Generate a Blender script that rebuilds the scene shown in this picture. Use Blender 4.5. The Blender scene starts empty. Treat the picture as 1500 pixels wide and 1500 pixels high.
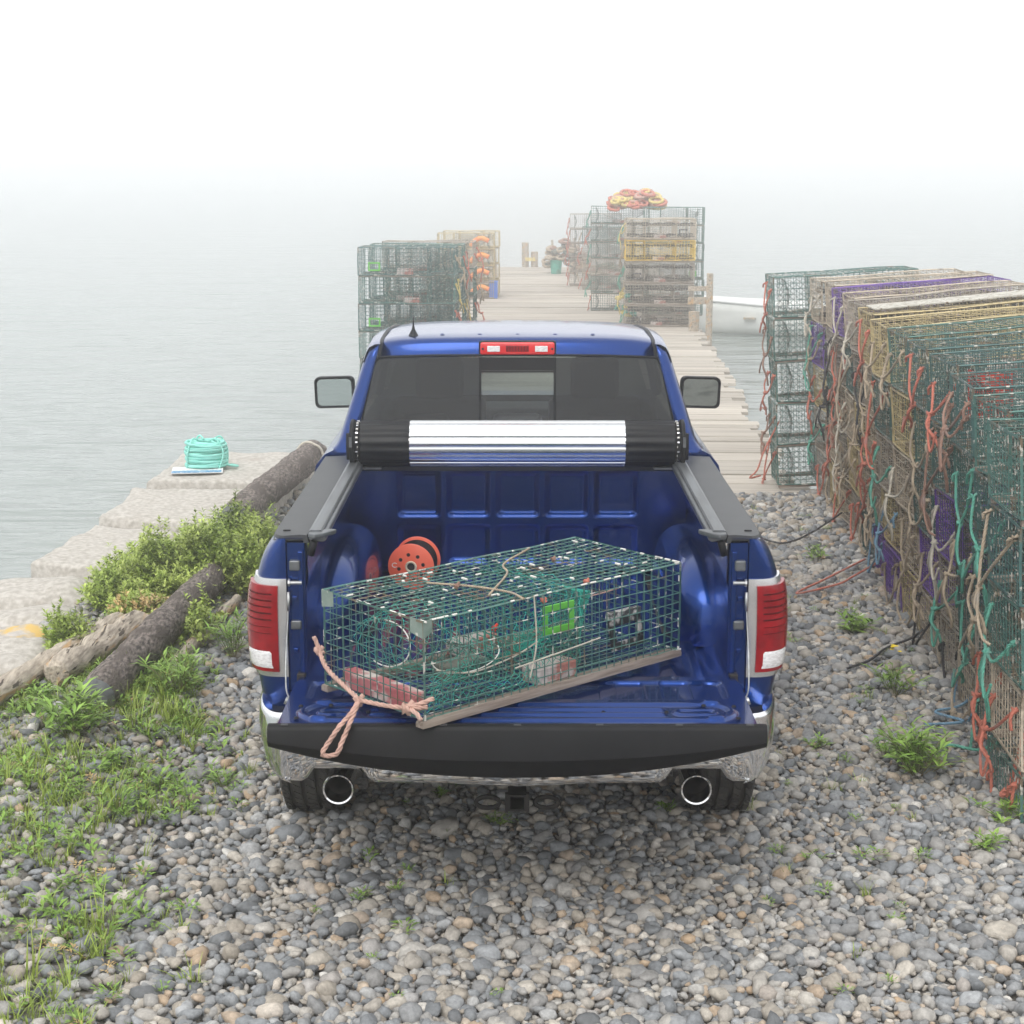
import bpy, math, random
import numpy as np
from mathutils import Vector, Matrix, Euler
R = math.radians
random.seed(7); rng = np.random.default_rng(7)
SC = bpy.context.scene
COL = SC.collection

# ---------------------------------------------------------------- camera, world, sun, exposure
cam = bpy.data.cameras.new("camera"); camo = bpy.data.objects.new("camera", cam); COL.objects.link(camo)
camo.location = (0, -6.05, 2.72); camo.rotation_euler = (R(90 - 11.5), 0, R(0.186))
cam.sensor_width = 36; cam.lens = 36 * 2470 / 1500; cam.clip_end = 2000; SC.camera = camo
W = bpy.data.worlds.new("World"); SC.world = W; W.use_nodes = True
wn, wl = W.node_tree.nodes, W.node_tree.links
bg = wn["Background"]
sky = wn.new("ShaderNodeTexSky"); sky.sky_type = 'NISHITA'; sky.sun_disc = False
sky.sun_elevation = R(52); sky.sun_rotation = R(200); sky.dust_density = 4; sky.air_density = 1.0
hs = wn.new("ShaderNodeHueSaturation"); hs.inputs['Saturation'].default_value = 0.12
wl.new(sky.outputs[0], hs.inputs['Color'])
ov = wn.new("ShaderNodeMix"); ov.data_type = 'RGBA'; ov.inputs[0].default_value = .88; ov.inputs[7].default_value = (3.5, 3.56, 3.6, 1)   # even bright fog overhead
wl.new(hs.outputs[0], ov.inputs[6]); wl.new(ov.outputs[2], bg.inputs[0]); bg.inputs[1].default_value = 0.15
sun = bpy.data.lights.new("sun", 'SUN'); sun.energy = 0.5; sun.angle = R(35); sun.color = (1, .97, .93)
suno = bpy.data.objects.new("sun", sun); COL.objects.link(suno)
suno.rotation_euler = (R(38), 0, R(-20))
SC.view_settings.view_transform = 'Standard'; SC.view_settings.look = 'None'
SC.view_settings.exposure = 1.35; SC.view_settings.gamma = 1; SC.view_settings.use_curve_mapping = False
SC.cycles.max_bounces = 14; SC.cycles.volume_bounces = 12; SC.cycles.transparent_max_bounces = 12
SC.cycles.use_denoising = True

# ---------------------------------------------------------------- materials
def N(nt, t, **k):
    n = nt.nodes.new(t)
    for a, v in k.items(): setattr(n, a, v)
    return n
def mat(name, c1, c2=None, rough=.6, metal=0, scale=8, detail=4, bump=0, bscale=40, coat=0, spec=.5,
        stretch=(1, 1, 1), c3=None, s3=3, t3=.62, rand=0, tint=False, sheen=0, wear=None, wpos=.64, wscale=30):
    """noise mix of c1/c2 (+ patches of c3), optional random per object, optional bump"""
    m = bpy.data.materials.new(name); m.use_nodes = True; nt = m.node_tree; L = nt.links
    b = nt.nodes["Principled BSDF"]
    c2 = c2 or c1
    tc = N(nt, "ShaderNodeTexCoord"); mp = N(nt, "ShaderNodeMapping"); mp.inputs['Scale'].default_value = stretch
    L.new(tc.outputs['Object'], mp.inputs[0])
    oi = N(nt, "ShaderNodeObjectInfo")
    if rand:
        vm = N(nt, "ShaderNodeVectorMath", operation='MULTIPLY'); vm.inputs[1].default_value = (37, 37, 37)
        cx = N(nt, "ShaderNodeCombineXYZ"); L.new(oi.outputs['Random'], cx.inputs[0]); L.new(oi.outputs['Random'], cx.inputs[1])
        L.new(cx.outputs[0], vm.inputs[0])
        va = N(nt, "ShaderNodeVectorMath", operation='ADD'); L.new(mp.outputs[0], va.inputs[0]); L.new(vm.outputs[0], va.inputs[1])
        src = va.outputs[0]
    else: src = mp.outputs[0]
    nz = N(nt, "ShaderNodeTexNoise"); nz.inputs['Scale'].default_value = scale; nz.inputs['Detail'].default_value = detail
    L.new(src, nz.inputs['Vector'])
    rp = N(nt, "ShaderNodeValToRGB"); rp.color_ramp.elements[0].position = .36; rp.color_ramp.elements[1].position = .64
    rp.color_ramp.elements[0].color = (*c1, 1); rp.color_ramp.elements[1].color = (*c2, 1)
    L.new(nz.outputs[0], rp.inputs[0]); out = rp.outputs[0]
    def mix(fac, a, col, typ='MIX'):
        x = N(nt, "ShaderNodeMix", data_type='RGBA', blend_type=typ)
        if hasattr(fac, 'node'): L.new(fac, x.inputs[0])
        else: x.inputs[0].default_value = fac
        L.new(a, x.inputs[6])
        if hasattr(col, 'node'): L.new(col, x.inputs[7])
        else: x.inputs[7].default_value = (*col, 1)
        return x.outputs[2]
    def thresh(sc, pos, w=.05):
        n2 = N(nt, "ShaderNodeTexNoise"); n2.inputs['Scale'].default_value = sc; n2.inputs['Detail'].default_value = 5
        L.new(src, n2.inputs['Vector'])
        mr = N(nt, "ShaderNodeMapRange"); mr.inputs[1].default_value = pos - w; mr.inputs[2].default_value = pos + w
        L.new(n2.outputs[0], mr.inputs[0]); return mr.outputs[0]
    if c3: out = mix(thresh(s3, t3), out, c3)
    if wear: out = mix(thresh(wscale, wpos, .02), out, wear)
    if tint:
        at = N(nt, "ShaderNodeAttribute", attribute_name='tint')
        out = mix(1.0, out, at.outputs['Color'], 'MULTIPLY')
    if rand:
        mr = N(nt, "ShaderNodeMapRange"); mr.inputs[3].default_value = 1 - rand; mr.inputs[4].default_value = 1 + rand
        L.new(oi.outputs['Random'], mr.inputs[0])
        out = mix(1.0, out, mr.outputs[0], 'MULTIPLY')
    L.new(out, b.inputs['Base Color'])
    b.inputs['Roughness'].default_value = rough; b.inputs['Metallic'].default_value = metal
    b.inputs['Coat Weight'].default_value = coat; b.inputs['Coat Roughness'].default_value = .04
    b.inputs['Specular IOR Level'].default_value = spec
    if bump:
        n3 = N(nt, "ShaderNodeTexNoise"); n3.inputs['Scale'].default_value = bscale; n3.inputs['Detail'].default_value = 5
        L.new(src, n3.inputs['Vector'])
        bm = N(nt, "ShaderNodeBump"); bm.inputs['Strength'].default_value = 1; bm.inputs['Distance'].default_value = bump
        L.new(n3.outputs[0], bm.inputs['Height']); L.new(bm.outputs[0], b.inputs['Normal'])
    return m

M = {}
M['paint'] = mat('blue_paint', (.0006, .031, .18), (.0008, .036, .205), rough=.27, metal=.82, coat=.6, spec=.3, scale=600, detail=1)
M['paint'].node_tree.nodes["Principled BSDF"].inputs['Coat Roughness'].default_value = .05; M['paint'].node_tree.nodes['Principled BSDF'].inputs['Coat IOR'].default_value = 1.46
M['chrome'] = mat('chrome', (.85, .85, .86), rough=.05, metal=1)
M['silver'] = mat('satin_silver', (.62, .62, .62), (.7, .7, .7), rough=.25, metal=.8, coat=.5)
M['black'] = mat('black_plastic', (.008, .008, .009), (.011, .011, .012), rough=.5, spec=.2, bump=.0002, bscale=900)
M['capgrey'] = mat('grey_textured_plastic', (.045, .047, .05), (.055, .057, .06), rough=.5, bump=.0003, bscale=1200)
M['vinyl'] = mat('black_vinyl', (.006, .006, .007), (.01, .01, .011), spec=.3, rough=.45, bump=.0004, bscale=300)
M['rubber'] = mat('tyre_rubber', (.028, .028, .028), (.06, .056, .05), rough=.85, scale=14, bump=.001, bscale=120)
M['dark'] = mat('dark_underbody', (.012, .012, .012), (.03, .025, .022), rough=.8, scale=12)
M['alu'] = mat('brushed_aluminium', (.78, .79, .8), (.84, .85, .86), rough=.2, metal=1, stretch=(1, 60, 60), scale=6, bump=.0001, bscale=40)
M['rail'] = mat('anodised_rail', (.13, .135, .14), (.18, .19, .2), rough=.42, metal=.7, stretch=(1, .1, 1), scale=30)
M['steel'] = mat('galvanised_steel', (.35, .36, .36), (.5, .5, .5), rough=.4, metal=.9, scale=40)
M['redlens'] = mat('red_lens', (.2, .003, .007), (.3, .004, .009), rough=.15, spec=.3, coat=.25, scale=20)
M['hotred'] = mat('bright_red_lens', (.62, .012, .016), (.7, .02, .02), rough=.15, coat=.4, scale=20)
M['darkred'] = mat('dark_red_lens', (.05, .002, .003), (.11, .003, .005), rough=.5, spec=.1, scale=60)
M['clear'] = mat('clear_reverse_lens', (.62, .6, .6), (.85, .84, .84), rough=.2, coat=1, stretch=(1, 1, 3), scale=60, bump=.001, bscale=160)
M['interior'] = mat('cabin_fabric', (.02, .02, .022), (.03, .03, .032), rough=.8)
M['seat'] = mat('grey_leather', (.1, .1, .11), (.13, .13, .14), rough=.5)
M['orange'] = mat('orange_plastic', (.8, .14, .075), (.85, .16, .09), rough=.38, scale=6, coat=.3)
M['bone'] = mat('bone_plastic', (.55, .48, .35), (.6, .55, .42), rough=.6)
def glass(name, tint, gl=.06):
    m = bpy.data.materials.new(name); m.use_nodes = True; nt = m.node_tree; nt.nodes.clear(); L = nt.links
    o = N(nt, "ShaderNodeOutputMaterial"); t = N(nt, "ShaderNodeBsdfTransparent"); t.inputs[0].default_value = (*tint, 1)
    g = N(nt, "ShaderNodeBsdfGlossy"); g.inputs['Roughness'].default_value = .02; g.inputs[0].default_value = (1, 1, 1, 1)
    lw = N(nt, "ShaderNodeLayerWeight"); lw.inputs[0].default_value = .5; pw = N(nt, "ShaderNodeMath", operation='POWER'); pw.inputs[1].default_value = 5; L.new(lw.outputs['Facing'], pw.inputs[0])
    fr = N(nt, "ShaderNodeMapRange"); fr.inputs[3].default_value = .04; fr.inputs[4].default_value = 1.0; L.new(pw.outputs[0], fr.inputs[0])
    mx = N(nt, "ShaderNodeMixShader"); L.new(fr.outputs[0], mx.inputs[0]); L.new(t.outputs[0], mx.inputs[1]); L.new(g.outputs[0], mx.inputs[2])
    L.new(mx.outputs[0], o.inputs[0]); return m
M['tint'] = glass('tinted_glass', (.035, .04, .04)); M['pane'] = glass('clear_glass', (.75, .8, .79))
M['slider'] = glass('slider_glass', (.5, .53, .52))
M['mirror'] = mat('mirror_glass', (.42, .47, .46), rough=.02, metal=1)
WHITE = (.7, .68, .62)
def wire(n, c, w=.62): 
    c2 = tuple(x * 1.5 for x in c)
    return mat(n, c, c2, rough=.5, scale=25, wear=(.5, .48, .43), wpos=w - .02, wscale=22, c3=(.16, .12, .08), s3=7, t3=.62)
M['w_green'] = wire('green_wire', (.055, .13, .112), .62)
M['w_hero'] = wire('faded_green_wire', (.05, .12, .1), .66)
M['w_teal'] = wire('dark_teal_wire', (.045, .105, .1), .62)
M['w_beige'] = wire('beige_wire', (.4, .34, .265), .66)
M['w_grey'] = wire('grey_wire', (.3, .265, .225), .66)
M['w_yellow'] = wire('yellow_wire', (.42, .34, .18), .72)
M['w_bright'] = wire('bright_yellow_wire', (.62, .42, .05), .8)
M['w_purple'] = wire('purple_wire', (.13, .06, .3), .75)
M['w_black'] = wire('black_wire', (.04, .045, .045), .7)
M['net'] = mat('teal_netting', (.02, .32, .24), (.05, .42, .32), rough=.7, scale=9, c3=(.05, .22, .16), s3=5, t3=.55)
M['net_dull'] = mat('weathered_netting', (.1, .11, .09), (.27, .25, .21), rough=.8, scale=7, c3=(.05, .09, .08), s3=4, t3=.5)
M['net_shade'] = mat('shade_netting', (.02, .022, .02), (.055, .05, .04), rough=.9, scale=7)  # shade inside the traps, put into the netting colour
M['net_white'] = mat('pale_netting', (.3, .32, .34), (.45, .46, .48), rough=.8, scale=7)
M['wood'] = mat('weathered_wood', (.2, .155, .125), (.32, .265, .22), rough=.85, stretch=(1.5, 18, 18), scale=5, bump=.002, bscale=12)
M['brick'] = mat('concrete_brick', (.42, .36, .34), (.6, .55, .52), rough=.9, scale=20, c3=(.38, .16, .13), s3=14, t3=.54, bump=.003, bscale=60)
M['pinkbrick'] = mat('pink_stained_brick', (.42, .12, .13), (.5, .2, .2), rough=.9, scale=16, c3=(.6, .55, .5), s3=11, t3=.58, bump=.003, bscale=60)
M['vent_green'] = mat('green_vent_plastic', (.1, .42, .04), (.14, .5, .07), rough=.5)
M['vent_black'] = mat('black_vent_plastic', (.015, .015, .017), (.03, .03, .03), rough=.5, c3=(.45, .42, .4), s3=22, t3=.57)
M['shell'] = mat('barnacle_crust', (.35, .34, .33), (.6, .58, .55), rough=.9, scale=50, c3=(.08, .08, .08), s3=40, t3=.5, bump=.006, bscale=90)
M['clip'] = mat('bare_wire_clips', (.62, .6, .55), (.75, .73, .68), rough=.5)
def ropem(n, c): return mat(n, tuple(x * .75 for x in c), c, rough=.85, scale=30, bump=.0012, bscale=350, c3=tuple(x * .5 + .1 for x in c), s3=9, t3=.6)
M['r_coral'] = ropem('coral_rope', (.62, .2, .14)); M['r_tan'] = ropem('tan_rope', (.46, .37, .27)); M['r_teal'] = ropem('seafoam_rope', (.13, .42, .32))
M['r_black'] = ropem('charcoal_rope', (.05, .05, .055)); M['r_blue'] = ropem('pale_blue_rope', (.2, .36, .5)); M['r_pink'] = ropem('faded_pink_rope', (.6, .38, .31))
M['r_white'] = ropem('bone_rope', (.6, .55, .46)); M['r_yellow'] = ropem('yellow_rope', (.75, .6, .2)); M['r_brown'] = ropem('brown_rope', (.34, .2, .15))
M['buoy_red'] = mat('red_plastic', (.6, .04, .02), (.7, .06, .03), rough=.5)
M['buoy_or'] = mat('orange_foam', (.85, .2, .05), (.8, .35, .08), rough=.6)
M['bluebox'] = mat('blue_plastic', (.03, .15, .6), rough=.5)
M['plank'] = mat('weathered_plank', (.33, .29, .245), (.55, .505, .44), rough=.9, stretch=(1, 14, 14), scale=2.2, bump=.004, bscale=6, rand=.16, c3=(.25, .2, .16), s3=1.6, t3=.66)
M['granite'] = mat('pale_granite', (.37, .34, .3), (.54, .505, .46), rough=.9, scale=26, detail=8, bump=.01, bscale=16, c3=(.33, .28, .24), s3=2.2, t3=.66, wear=(.16, .15, .14), wpos=.7, wscale=70)
M['lichen'] = mat('lichened_boulder', (.38, .35, .32), (.54, .5, .46), rough=.9, scale=14, detail=8, bump=.01, bscale=16, c3=(.62, .42, .13), s3=6, t3=.49)
M['bark'] = mat('rough_bark', (.05, .04, .036), (.27, .225, .2), rough=.95, stretch=(1, .45, 1), scale=55, detail=8, bump=.014, bscale=70, c3=(.1, .08, .07), s3=9, t3=.55)
M['bark_end'] = mat('grey_sawn_end', (.1, .105, .11), (.16, .165, .17), rough=.9, scale=20, bump=.004, bscale=40)
M['drift'] = mat('driftwood', (.3, .25, .2), (.54, .47, .38), rough=.9, stretch=(1, .12, 1), scale=70, detail=8, bump=.006, bscale=80, c3=(.5, .32, .16), s3=14, t3=.58, wear=(.09, .07, .055), wpos=.62, wscale=40)
M['soil'] = mat('gravel_soil', (.14, .125, .11), (.28, .26, .235), rough=.95, scale=30, detail=8, bump=.02, bscale=30, c3=(.05, .045, .035), s3=3)
def leafm(n, a, b): 
    m = mat(n, a, b, rough=.5, scale=5, tint=True, spec=.35)
    p = m.node_tree.nodes["Principled BSDF"]; p.inputs['Subsurface Weight'].default_value = .0
    p.inputs['Transmission Weight'].default_value = 0
    return m
M['leaf'] = leafm('shrub_leaves', (.24, .33, .055), (.45, .53, .14))
M['leaf2'] = leafm('weed_leaves', (.15, .27, .04), (.26, .39, .08))
M['grass'] = leafm('grass_blades', (.22, .32, .05), (.42, .48, .12))
M['straw'] = leafm('dry_leaves', (.55, .38, .16), (.65, .5, .26))
M['stem'] = mat('green_stems', (.14, .2, .07), (.24, .2, .1), rough=.7)
M['yellowflower'] = mat('yellow_petals', (.85, .65, .02), rough=.6)
M['whiteboat'] = mat('white_hull', (.74, .75, .72), (.8, .81, .78), rough=.4, scale=3)
M['seafoam_coil'] = mat('seafoam_twine', (.22, .66, .56), (.36, .8, .7), rough=.7, stretch=(1, 1, 9), scale=14, bump=.003, bscale=60)
M['cardw'] = mat('white_card', (.75, .76, .75), (.8, .8, .8), rough=.7)
M['cardb'] = mat('blue_print', (.08, .25, .45), (.1, .3, .5), rough=.7, wear=(.7, .75, .8), wpos=.57, wscale=60)
# pebbles: colour per stone
def pebble_mat():
    m = bpy.data.materials.new('beach_pebble'); m.use_nodes = True; nt = m.node_tree; L = nt.links; b = nt.nodes["Principled BSDF"]
    oi = N(nt, "ShaderNodeObjectInfo"); rp = N(nt, "ShaderNodeValToRGB"); cr = rp.color_ramp; cr.interpolation = 'LINEAR'
    cols = [(.0, (.13, .135, .14)), (.14, (.2, .21, .22)), (.28, (.3, .31, .32)), (.42, (.24, .235, .23)), (.55, (.4, .38, .35)),
            (.68, (.33, .29, .24)), (.78, (.5, .46, .4)), (.86, (.36, .37, .38)), (.93, (.42, .3, .19)), (1.0, (.62, .6, .56))]
    while len(cr.elements) < len(cols): cr.elements.new(.5)
    for e, (p, c) in zip(cr.elements, cols): e.position = p; e.color = (*[min(.75, v * .98) for v in c], 1)
    L.new(oi.outputs['Random'], rp.inputs[0])
    tc = N(nt, "ShaderNodeTexCoord"); vm = N(nt, "ShaderNodeVectorMath", operation='ADD')
    cx = N(nt, "ShaderNodeCombineXYZ"); mu = N(nt, "ShaderNodeMath", operation='MULTIPLY'); mu.inputs[1].default_value = 91
    L.new(oi.outputs['Random'], mu.inputs[0]); L.new(mu.outputs[0], cx.inputs[0]); L.new(mu.outputs[0], cx.inputs[2])
    L.new(tc.outputs['Object'], vm.inputs[0]); L.new(cx.outputs[0], vm.inputs[1])
    nz = N(nt, "ShaderNodeTexNoise"); nz.inputs['Scale'].default_value = 2.2; nz.inputs['Detail'].default_value = 8; nz.inputs['Roughness'].default_value = .7
    L.new(vm.outputs[0], nz.inputs['Vector'])
    mr = N(nt, "ShaderNodeMapRange"); mr.inputs[1].default_value = .3; mr.inputs[2].default_value = .7; mr.inputs[3].default_value = .62; mr.inputs[4].default_value = 1.3
    L.new(nz.outputs[0], mr.inputs[0])
    mx = N(nt, "ShaderNodeMix", data_type='RGBA', blend_type='MULTIPLY'); mx.inputs[0].default_value = 1
    L.new(rp.outputs[0], mx.inputs[6]); L.new(mr.outputs[0], mx.inputs[7]); L.new(mx.outputs[2], b.inputs['Base Color'])
    b.inputs['Roughness'].default_value = .75
    return m
M['pebble'] = pebble_mat()

# ---------------------------------------------------------------- mesh building
class MB:
    def __init__(s): s.v = []; s.f = []; s.t = []; s.mi = []; s.cur = 0
    def add(s, vs, fs, tint=1.0):
        o = len(s.v); s.v.extend([tuple(map(float, p)) for p in vs]); s.t.extend([tint] * len(vs))
        s.f.extend([tuple(o + i for i in f) for f in fs]); s.mi.extend([s.cur] * len(fs)); return s
    def box(s, a, b, bev=0):
        x0, y0, z0 = a; x1, y1, z1 = b
        return s.add([(x, y, z) for z in (z0, z1) for y in (y0, y1) for x in (x0, x1)],
                     [(0, 2, 3, 1), (4, 5, 7, 6), (0, 1, 5, 4), (2, 6, 7, 3), (0, 4, 6, 2), (1, 3, 7, 5)])
    def tube(s, pts, r, n=6, cap=True, closed=False, tint=1.0):
        P = [Vector(p) for p in pts]; m = len(P); vs = []; fs = []
        rr = r if hasattr(r, '__len__') else [r] * m
        prev = None
        for i in range(m):
            if closed: d = P[(i + 1) % m] - P[i - 1]
            else: d = P[min(i + 1, m - 1)] - P[max(i - 1, 0)]
            if d.length < 1e-9: d = Vector((0, 0, 1))
            d.normalize()
            if prev is None:
                a = d.cross(Vector((0, 0, 1)) if abs(d.z) < .9 else Vector((1, 0, 0)))
            else: a = prev - d * prev.dot(d)
            if a.length < 1e-6: a = d.orthogonal()
            a.normalize(); b = d.cross(a); prev = a
            for k in range(n):
                t = 2 * math.pi * k / n; vs.append(P[i] + (a * math.cos(t) + b * math.sin(t)) * rr[i])
        for i in range(m if closed else m - 1):
            j = (i + 1) % m
            for k in range(n): fs.append((i * n + k, i * n + (k + 1) % n, j * n + (k + 1) % n, j * n + k))
        if cap and not closed: fs.append(tuple(range(n))[::-1]); fs.append(tuple((m - 1) * n + k for k in range(n)))
        return s.add(vs, fs, tint)
    def grid(s, G, closed_u=False, tint=1.0):
        nu = len(G); nv = len(G[0]); vs = [p for row in G for p in row]
        fs = [(i * nv + j, i * nv + j + 1, ((i + 1) % nu) * nv + j + 1, ((i + 1) % nu) * nv + j) for i in range(nu if closed_u else nu - 1) for j in range(nv - 1)]
        return s.add(vs, fs, tint)
    def lathe(s, prof, c=(0, 0, 0), axis='z', n=32, close=False):
        G = []
        for k in range(n):
            t = 2 * math.pi * k / n; row = []
            for r, h in prof:
                a, b = r * math.cos(t), r * math.sin(t)
                p = {'z': (a, b, h), 'x': (h, a, b), 'y': (b, h, a)}[axis]
                row.append((p[0] + c[0], p[1] + c[1], p[2] + c[2]))
            if close: row.append(row[0])
            G.append(row)
        return s.grid(G, closed_u=True)
    def prism(s, poly, h0, h1, axis='y'):
        n = len(poly); f = {'y': lambda a, b, h: (a, h, b), 'x': lambda a, b, h: (h, a, b), 'z': lambda a, b, h: (a, b, h)}[axis]
        vs = [f(a, b, h0) for a, b in poly] + [f(a, b, h1) for a, b in poly]
        return s.add(vs, [tuple(range(n)), tuple(range(n, 2 * n))[::-1]] + [(i, i + n, (i + 1) % n + n, (i + 1) % n) for i in range(n)])
    def mesh(s, name, m, smooth=False):
        me = bpy.data.meshes.new(name); me.from_pydata(s.v, [], s.f)
        for x in (m if isinstance(m, (list, tuple)) else [m]): me.materials.append(x)
        if any(s.mi): me.polygons.foreach_set('material_index', s.mi)
        if any(t != 1.0 for t in s.t):
            at = me.attributes.new('tint', 'FLOAT_COLOR', 'POINT')
            a = np.ones((len(s.t), 4), dtype=np.float32); a[:, :3] = np.array(s.t, dtype=np.float32)[:, None]; at.data.foreach_set('color', a.ravel())
        me.update()
        if smooth: me.polygons.foreach_set('use_smooth', [True] * len(me.polygons))
        return me
    def build(s, name, m, parent=None, smooth=False, bevel=0, subd=0, autos=None, seg=2, solid=0):
        if isinstance(m, str): m = M[m]
        elif isinstance(m, (list, tuple)): m = [M[x] if isinstance(x, str) else x for x in m]
        o = bpy.data.objects.new(name, s.mesh(name, m, smooth)); COL.objects.link(o)
        if parent: o.parent = parent
        if solid: q = o.modifiers.new('t', 'SOLIDIFY'); q.thickness = solid; q.offset = -1
        if bevel: q = o.modifiers.new('b', 'BEVEL'); q.width = bevel; q.segments = seg; q.limit_method = 'ANGLE'; q.angle_limit = R(35); o.data.polygons.foreach_set('use_smooth', [True] * len(o.data.polygons)); 
        if subd: q = o.modifiers.new('s', 'SUBSURF'); q.levels = subd; q.render_levels = subd
        if bevel or autos:
            q = o.modifiers.new('n', 'WEIGHTED_NORMAL') if bevel else None
            if not bevel: o.data.set_sharp_from_angle(angle=R(autos))
        return o
def tag(o, label=None, cat=None, group=None, kind=None):
    if label: o['label'] = ' '.join(label.split())
    if cat: o['category'] = cat
    if group: o['group'] = group
    if kind: o['kind'] = kind
    return o
def empty(name, loc=(0, 0, 0), rz=0, ry=0, rx=0):
    o = bpy.data.objects.new(name, None); COL.objects.link(o); o.location = loc; o.rotation_euler = (rx, ry, rz); o.empty_display_size = .1; return o
def link(name, me, parent=None, loc=(0, 0, 0), rot=(0, 0, 0), sc=(1, 1, 1)):
    o = bpy.data.objects.new(name, me); COL.objects.link(o); o.parent = parent; o.location = loc; o.rotation_euler = rot; o.scale = sc; return o
def mirror(fn):
    for s in (-1, 1): fn(s)
def lerp(a, b, t): return a + (b - a) * t
def sm(a, b, x):
    t = min(1, max(0, (x - a) / (b - a))); return t * t * (3 - 2 * t)
def interp(x, pts):
    if x <= pts[0][0]: return pts[0][1]
    for (a, b), (c, d) in zip(pts, pts[1:]):
        if x <= c: return b + (d - b) * (x - a) / (c - a)
    return pts[-1][1]
def spline(pts, n=8):
    P = [Vector(p) for p in pts]; out = []
    Q = [P[0] * 2 - P[1]] + P + [P[-1] * 2 - P[-2]]
    for i in range(1, len(Q) - 2):
        for k in range(n):
            t = k / n
            out.append(.5 * ((2 * Q[i]) + (-Q[i - 1] + Q[i + 1]) * t + (2 * Q[i - 1] - 5 * Q[i] + 4 * Q[i + 1] - Q[i + 2]) * t * t + (-Q[i - 1] + 3 * Q[i] - 3 * Q[i + 1] + Q[i + 2]) * t ** 3))
    out.append(P[-1]); return out
def resample(P, step):
    out = [P[0]]; acc = 0
    for a, b in zip(P, P[1:]):
        d = (b - a).length; t = step - acc
        while t < d: out.append(a + (b - a) * (t / d)); t += step
        acc = d - (t - step)
    out.append(P[-1]); return out
def rope(mb, pts, r=.007, strands=True, smooth=8, step=None):
    P = spline(pts, smooth)
    if not strands: mb.tube(resample(P, r * 3), r, 5); return
    step = step or r * 1.1; P = resample(P, step); prev = None; lines = [[], [], []]
    for i, p in enumerate(P):
        d = (P[min(i + 1, len(P) - 1)] - P[max(i - 1, 0)])
        if d.length < 1e-9: d = Vector((0, 0, 1))
        d.normalize()
        a = d.cross(Vector((0, 0, 1)) if abs(d.z) < .9 else Vector((1, 0, 0))) if prev is None else prev - d * prev.dot(d)
        if a.length < 1e-6: a = d.orthogonal()
        a.normalize(); prev = a; b = d.cross(a)
        for k in range(3):
            t = 2 * math.pi * k / 3 + i * step / r * .75
            lines[k].append(p + (a * math.cos(t) + b * math.sin(t)) * r * .5)
    for l in lines: mb.tube(l, r * .58, 4)
def knot(mb, c, r=.007, size=2.4, seed=0):
    rd = random.Random(seed); pts = []
    for k in range(9):
        t = k * 2.2; pts.append(Vector(c) + Vector((math.cos(t), math.sin(t) * math.cos(k), math.sin(t * 1.3 + 1))) * r * size * rd.uniform(.6, 1))
    rope(mb, pts, r, strands=False, smooth=5)

# ================================================================ THE SETTING
def gz(x, y):
    z = .12 * sm(-1.25, -2.3, x) if x < 0 else (.07 * max(0, x - 2.2))
    return z + .012 * math.sin(x * 2.1 + y * 1.3) * math.sin(y * .9 - x)
def seg(mb, a, b, r, k=1, warp=None, n=3):
    a = Vector(a); b = Vector(b); P = [a.lerp(b, i / k) for i in range(k + 1)]
    if warp: P = [Vector(warp(p)) for p in P]
    mb.tube(P, r, n, cap=False)
def scatter(name, pts, rots, scl, idx, sources, kind='stuff'):
    me = bpy.data.meshes.new(name); n = len(pts); me.vertices.add(n); me.vertices.foreach_set('co', np.asarray(pts, dtype=np.float32).ravel())
    for an, ty, ar, key in (('rot', 'FLOAT_VECTOR', rots, 'vector'), ('scl', 'FLOAT_VECTOR', scl, 'vector')):
        a = me.attributes.new(an, ty, 'POINT'); a.data.foreach_set(key, np.asarray(ar, dtype=np.float32).ravel())
    a = me.attributes.new('idx', 'INT', 'POINT'); a.data.foreach_set('value', np.asarray(idx, dtype=np.int32))
    c = bpy.data.collections.new(name + '_kinds')
    for i, s in enumerate(sources): 
        o = bpy.data.objects.new('%s_kind_%02d' % (name, i), s); c.objects.link(o)
    nt = bpy.data.node_groups.new(name + '_nodes', 'GeometryNodeTree')
    nt.interface.new_socket('Geometry', in_out='INPUT', socket_type='NodeSocketGeometry'); nt.interface.new_socket('Geometry', in_out='OUTPUT', socket_type='NodeSocketGeometry')
    L = nt.links; gi = N(nt, 'NodeGroupInput'); go = N(nt, 'NodeGroupOutput')
    iop = N(nt, 'GeometryNodeInstanceOnPoints'); ci = N(nt, 'GeometryNodeCollectionInfo'); ci.inputs['Collection'].default_value = c
    ci.inputs['Separate Children'].default_value = True; ci.inputs['Reset Children'].default_value = True
    iop.inputs['Pick Instance'].default_value = True
    def na(nm, ty): q = N(nt, 'GeometryNodeInputNamedAttribute', data_type=ty); q.inputs['Name'].default_value = nm; return q.outputs['Attribute']
    e2r = N(nt, 'FunctionNodeEulerToRotation'); L.new(na('rot', 'FLOAT_VECTOR'), e2r.inputs[0])
    L.new(gi.outputs[0], iop.inputs['Points']); L.new(ci.outputs[0], iop.inputs['Instance']); L.new(na('idx', 'INT'), iop.inputs['Instance Index'])
    L.new(e2r.outputs[0], iop.inputs['Rotation']); L.new(na('scl', 'FLOAT_VECTOR'), iop.inputs['Scale']); L.new(iop.outputs[0], go.inputs[0])
    o = bpy.data.objects.new(name, me); COL.objects.link(o); q = o.modifiers.new('scatter', 'NODES'); q.node_group = nt
    return tag(o, kind=kind)

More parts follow.
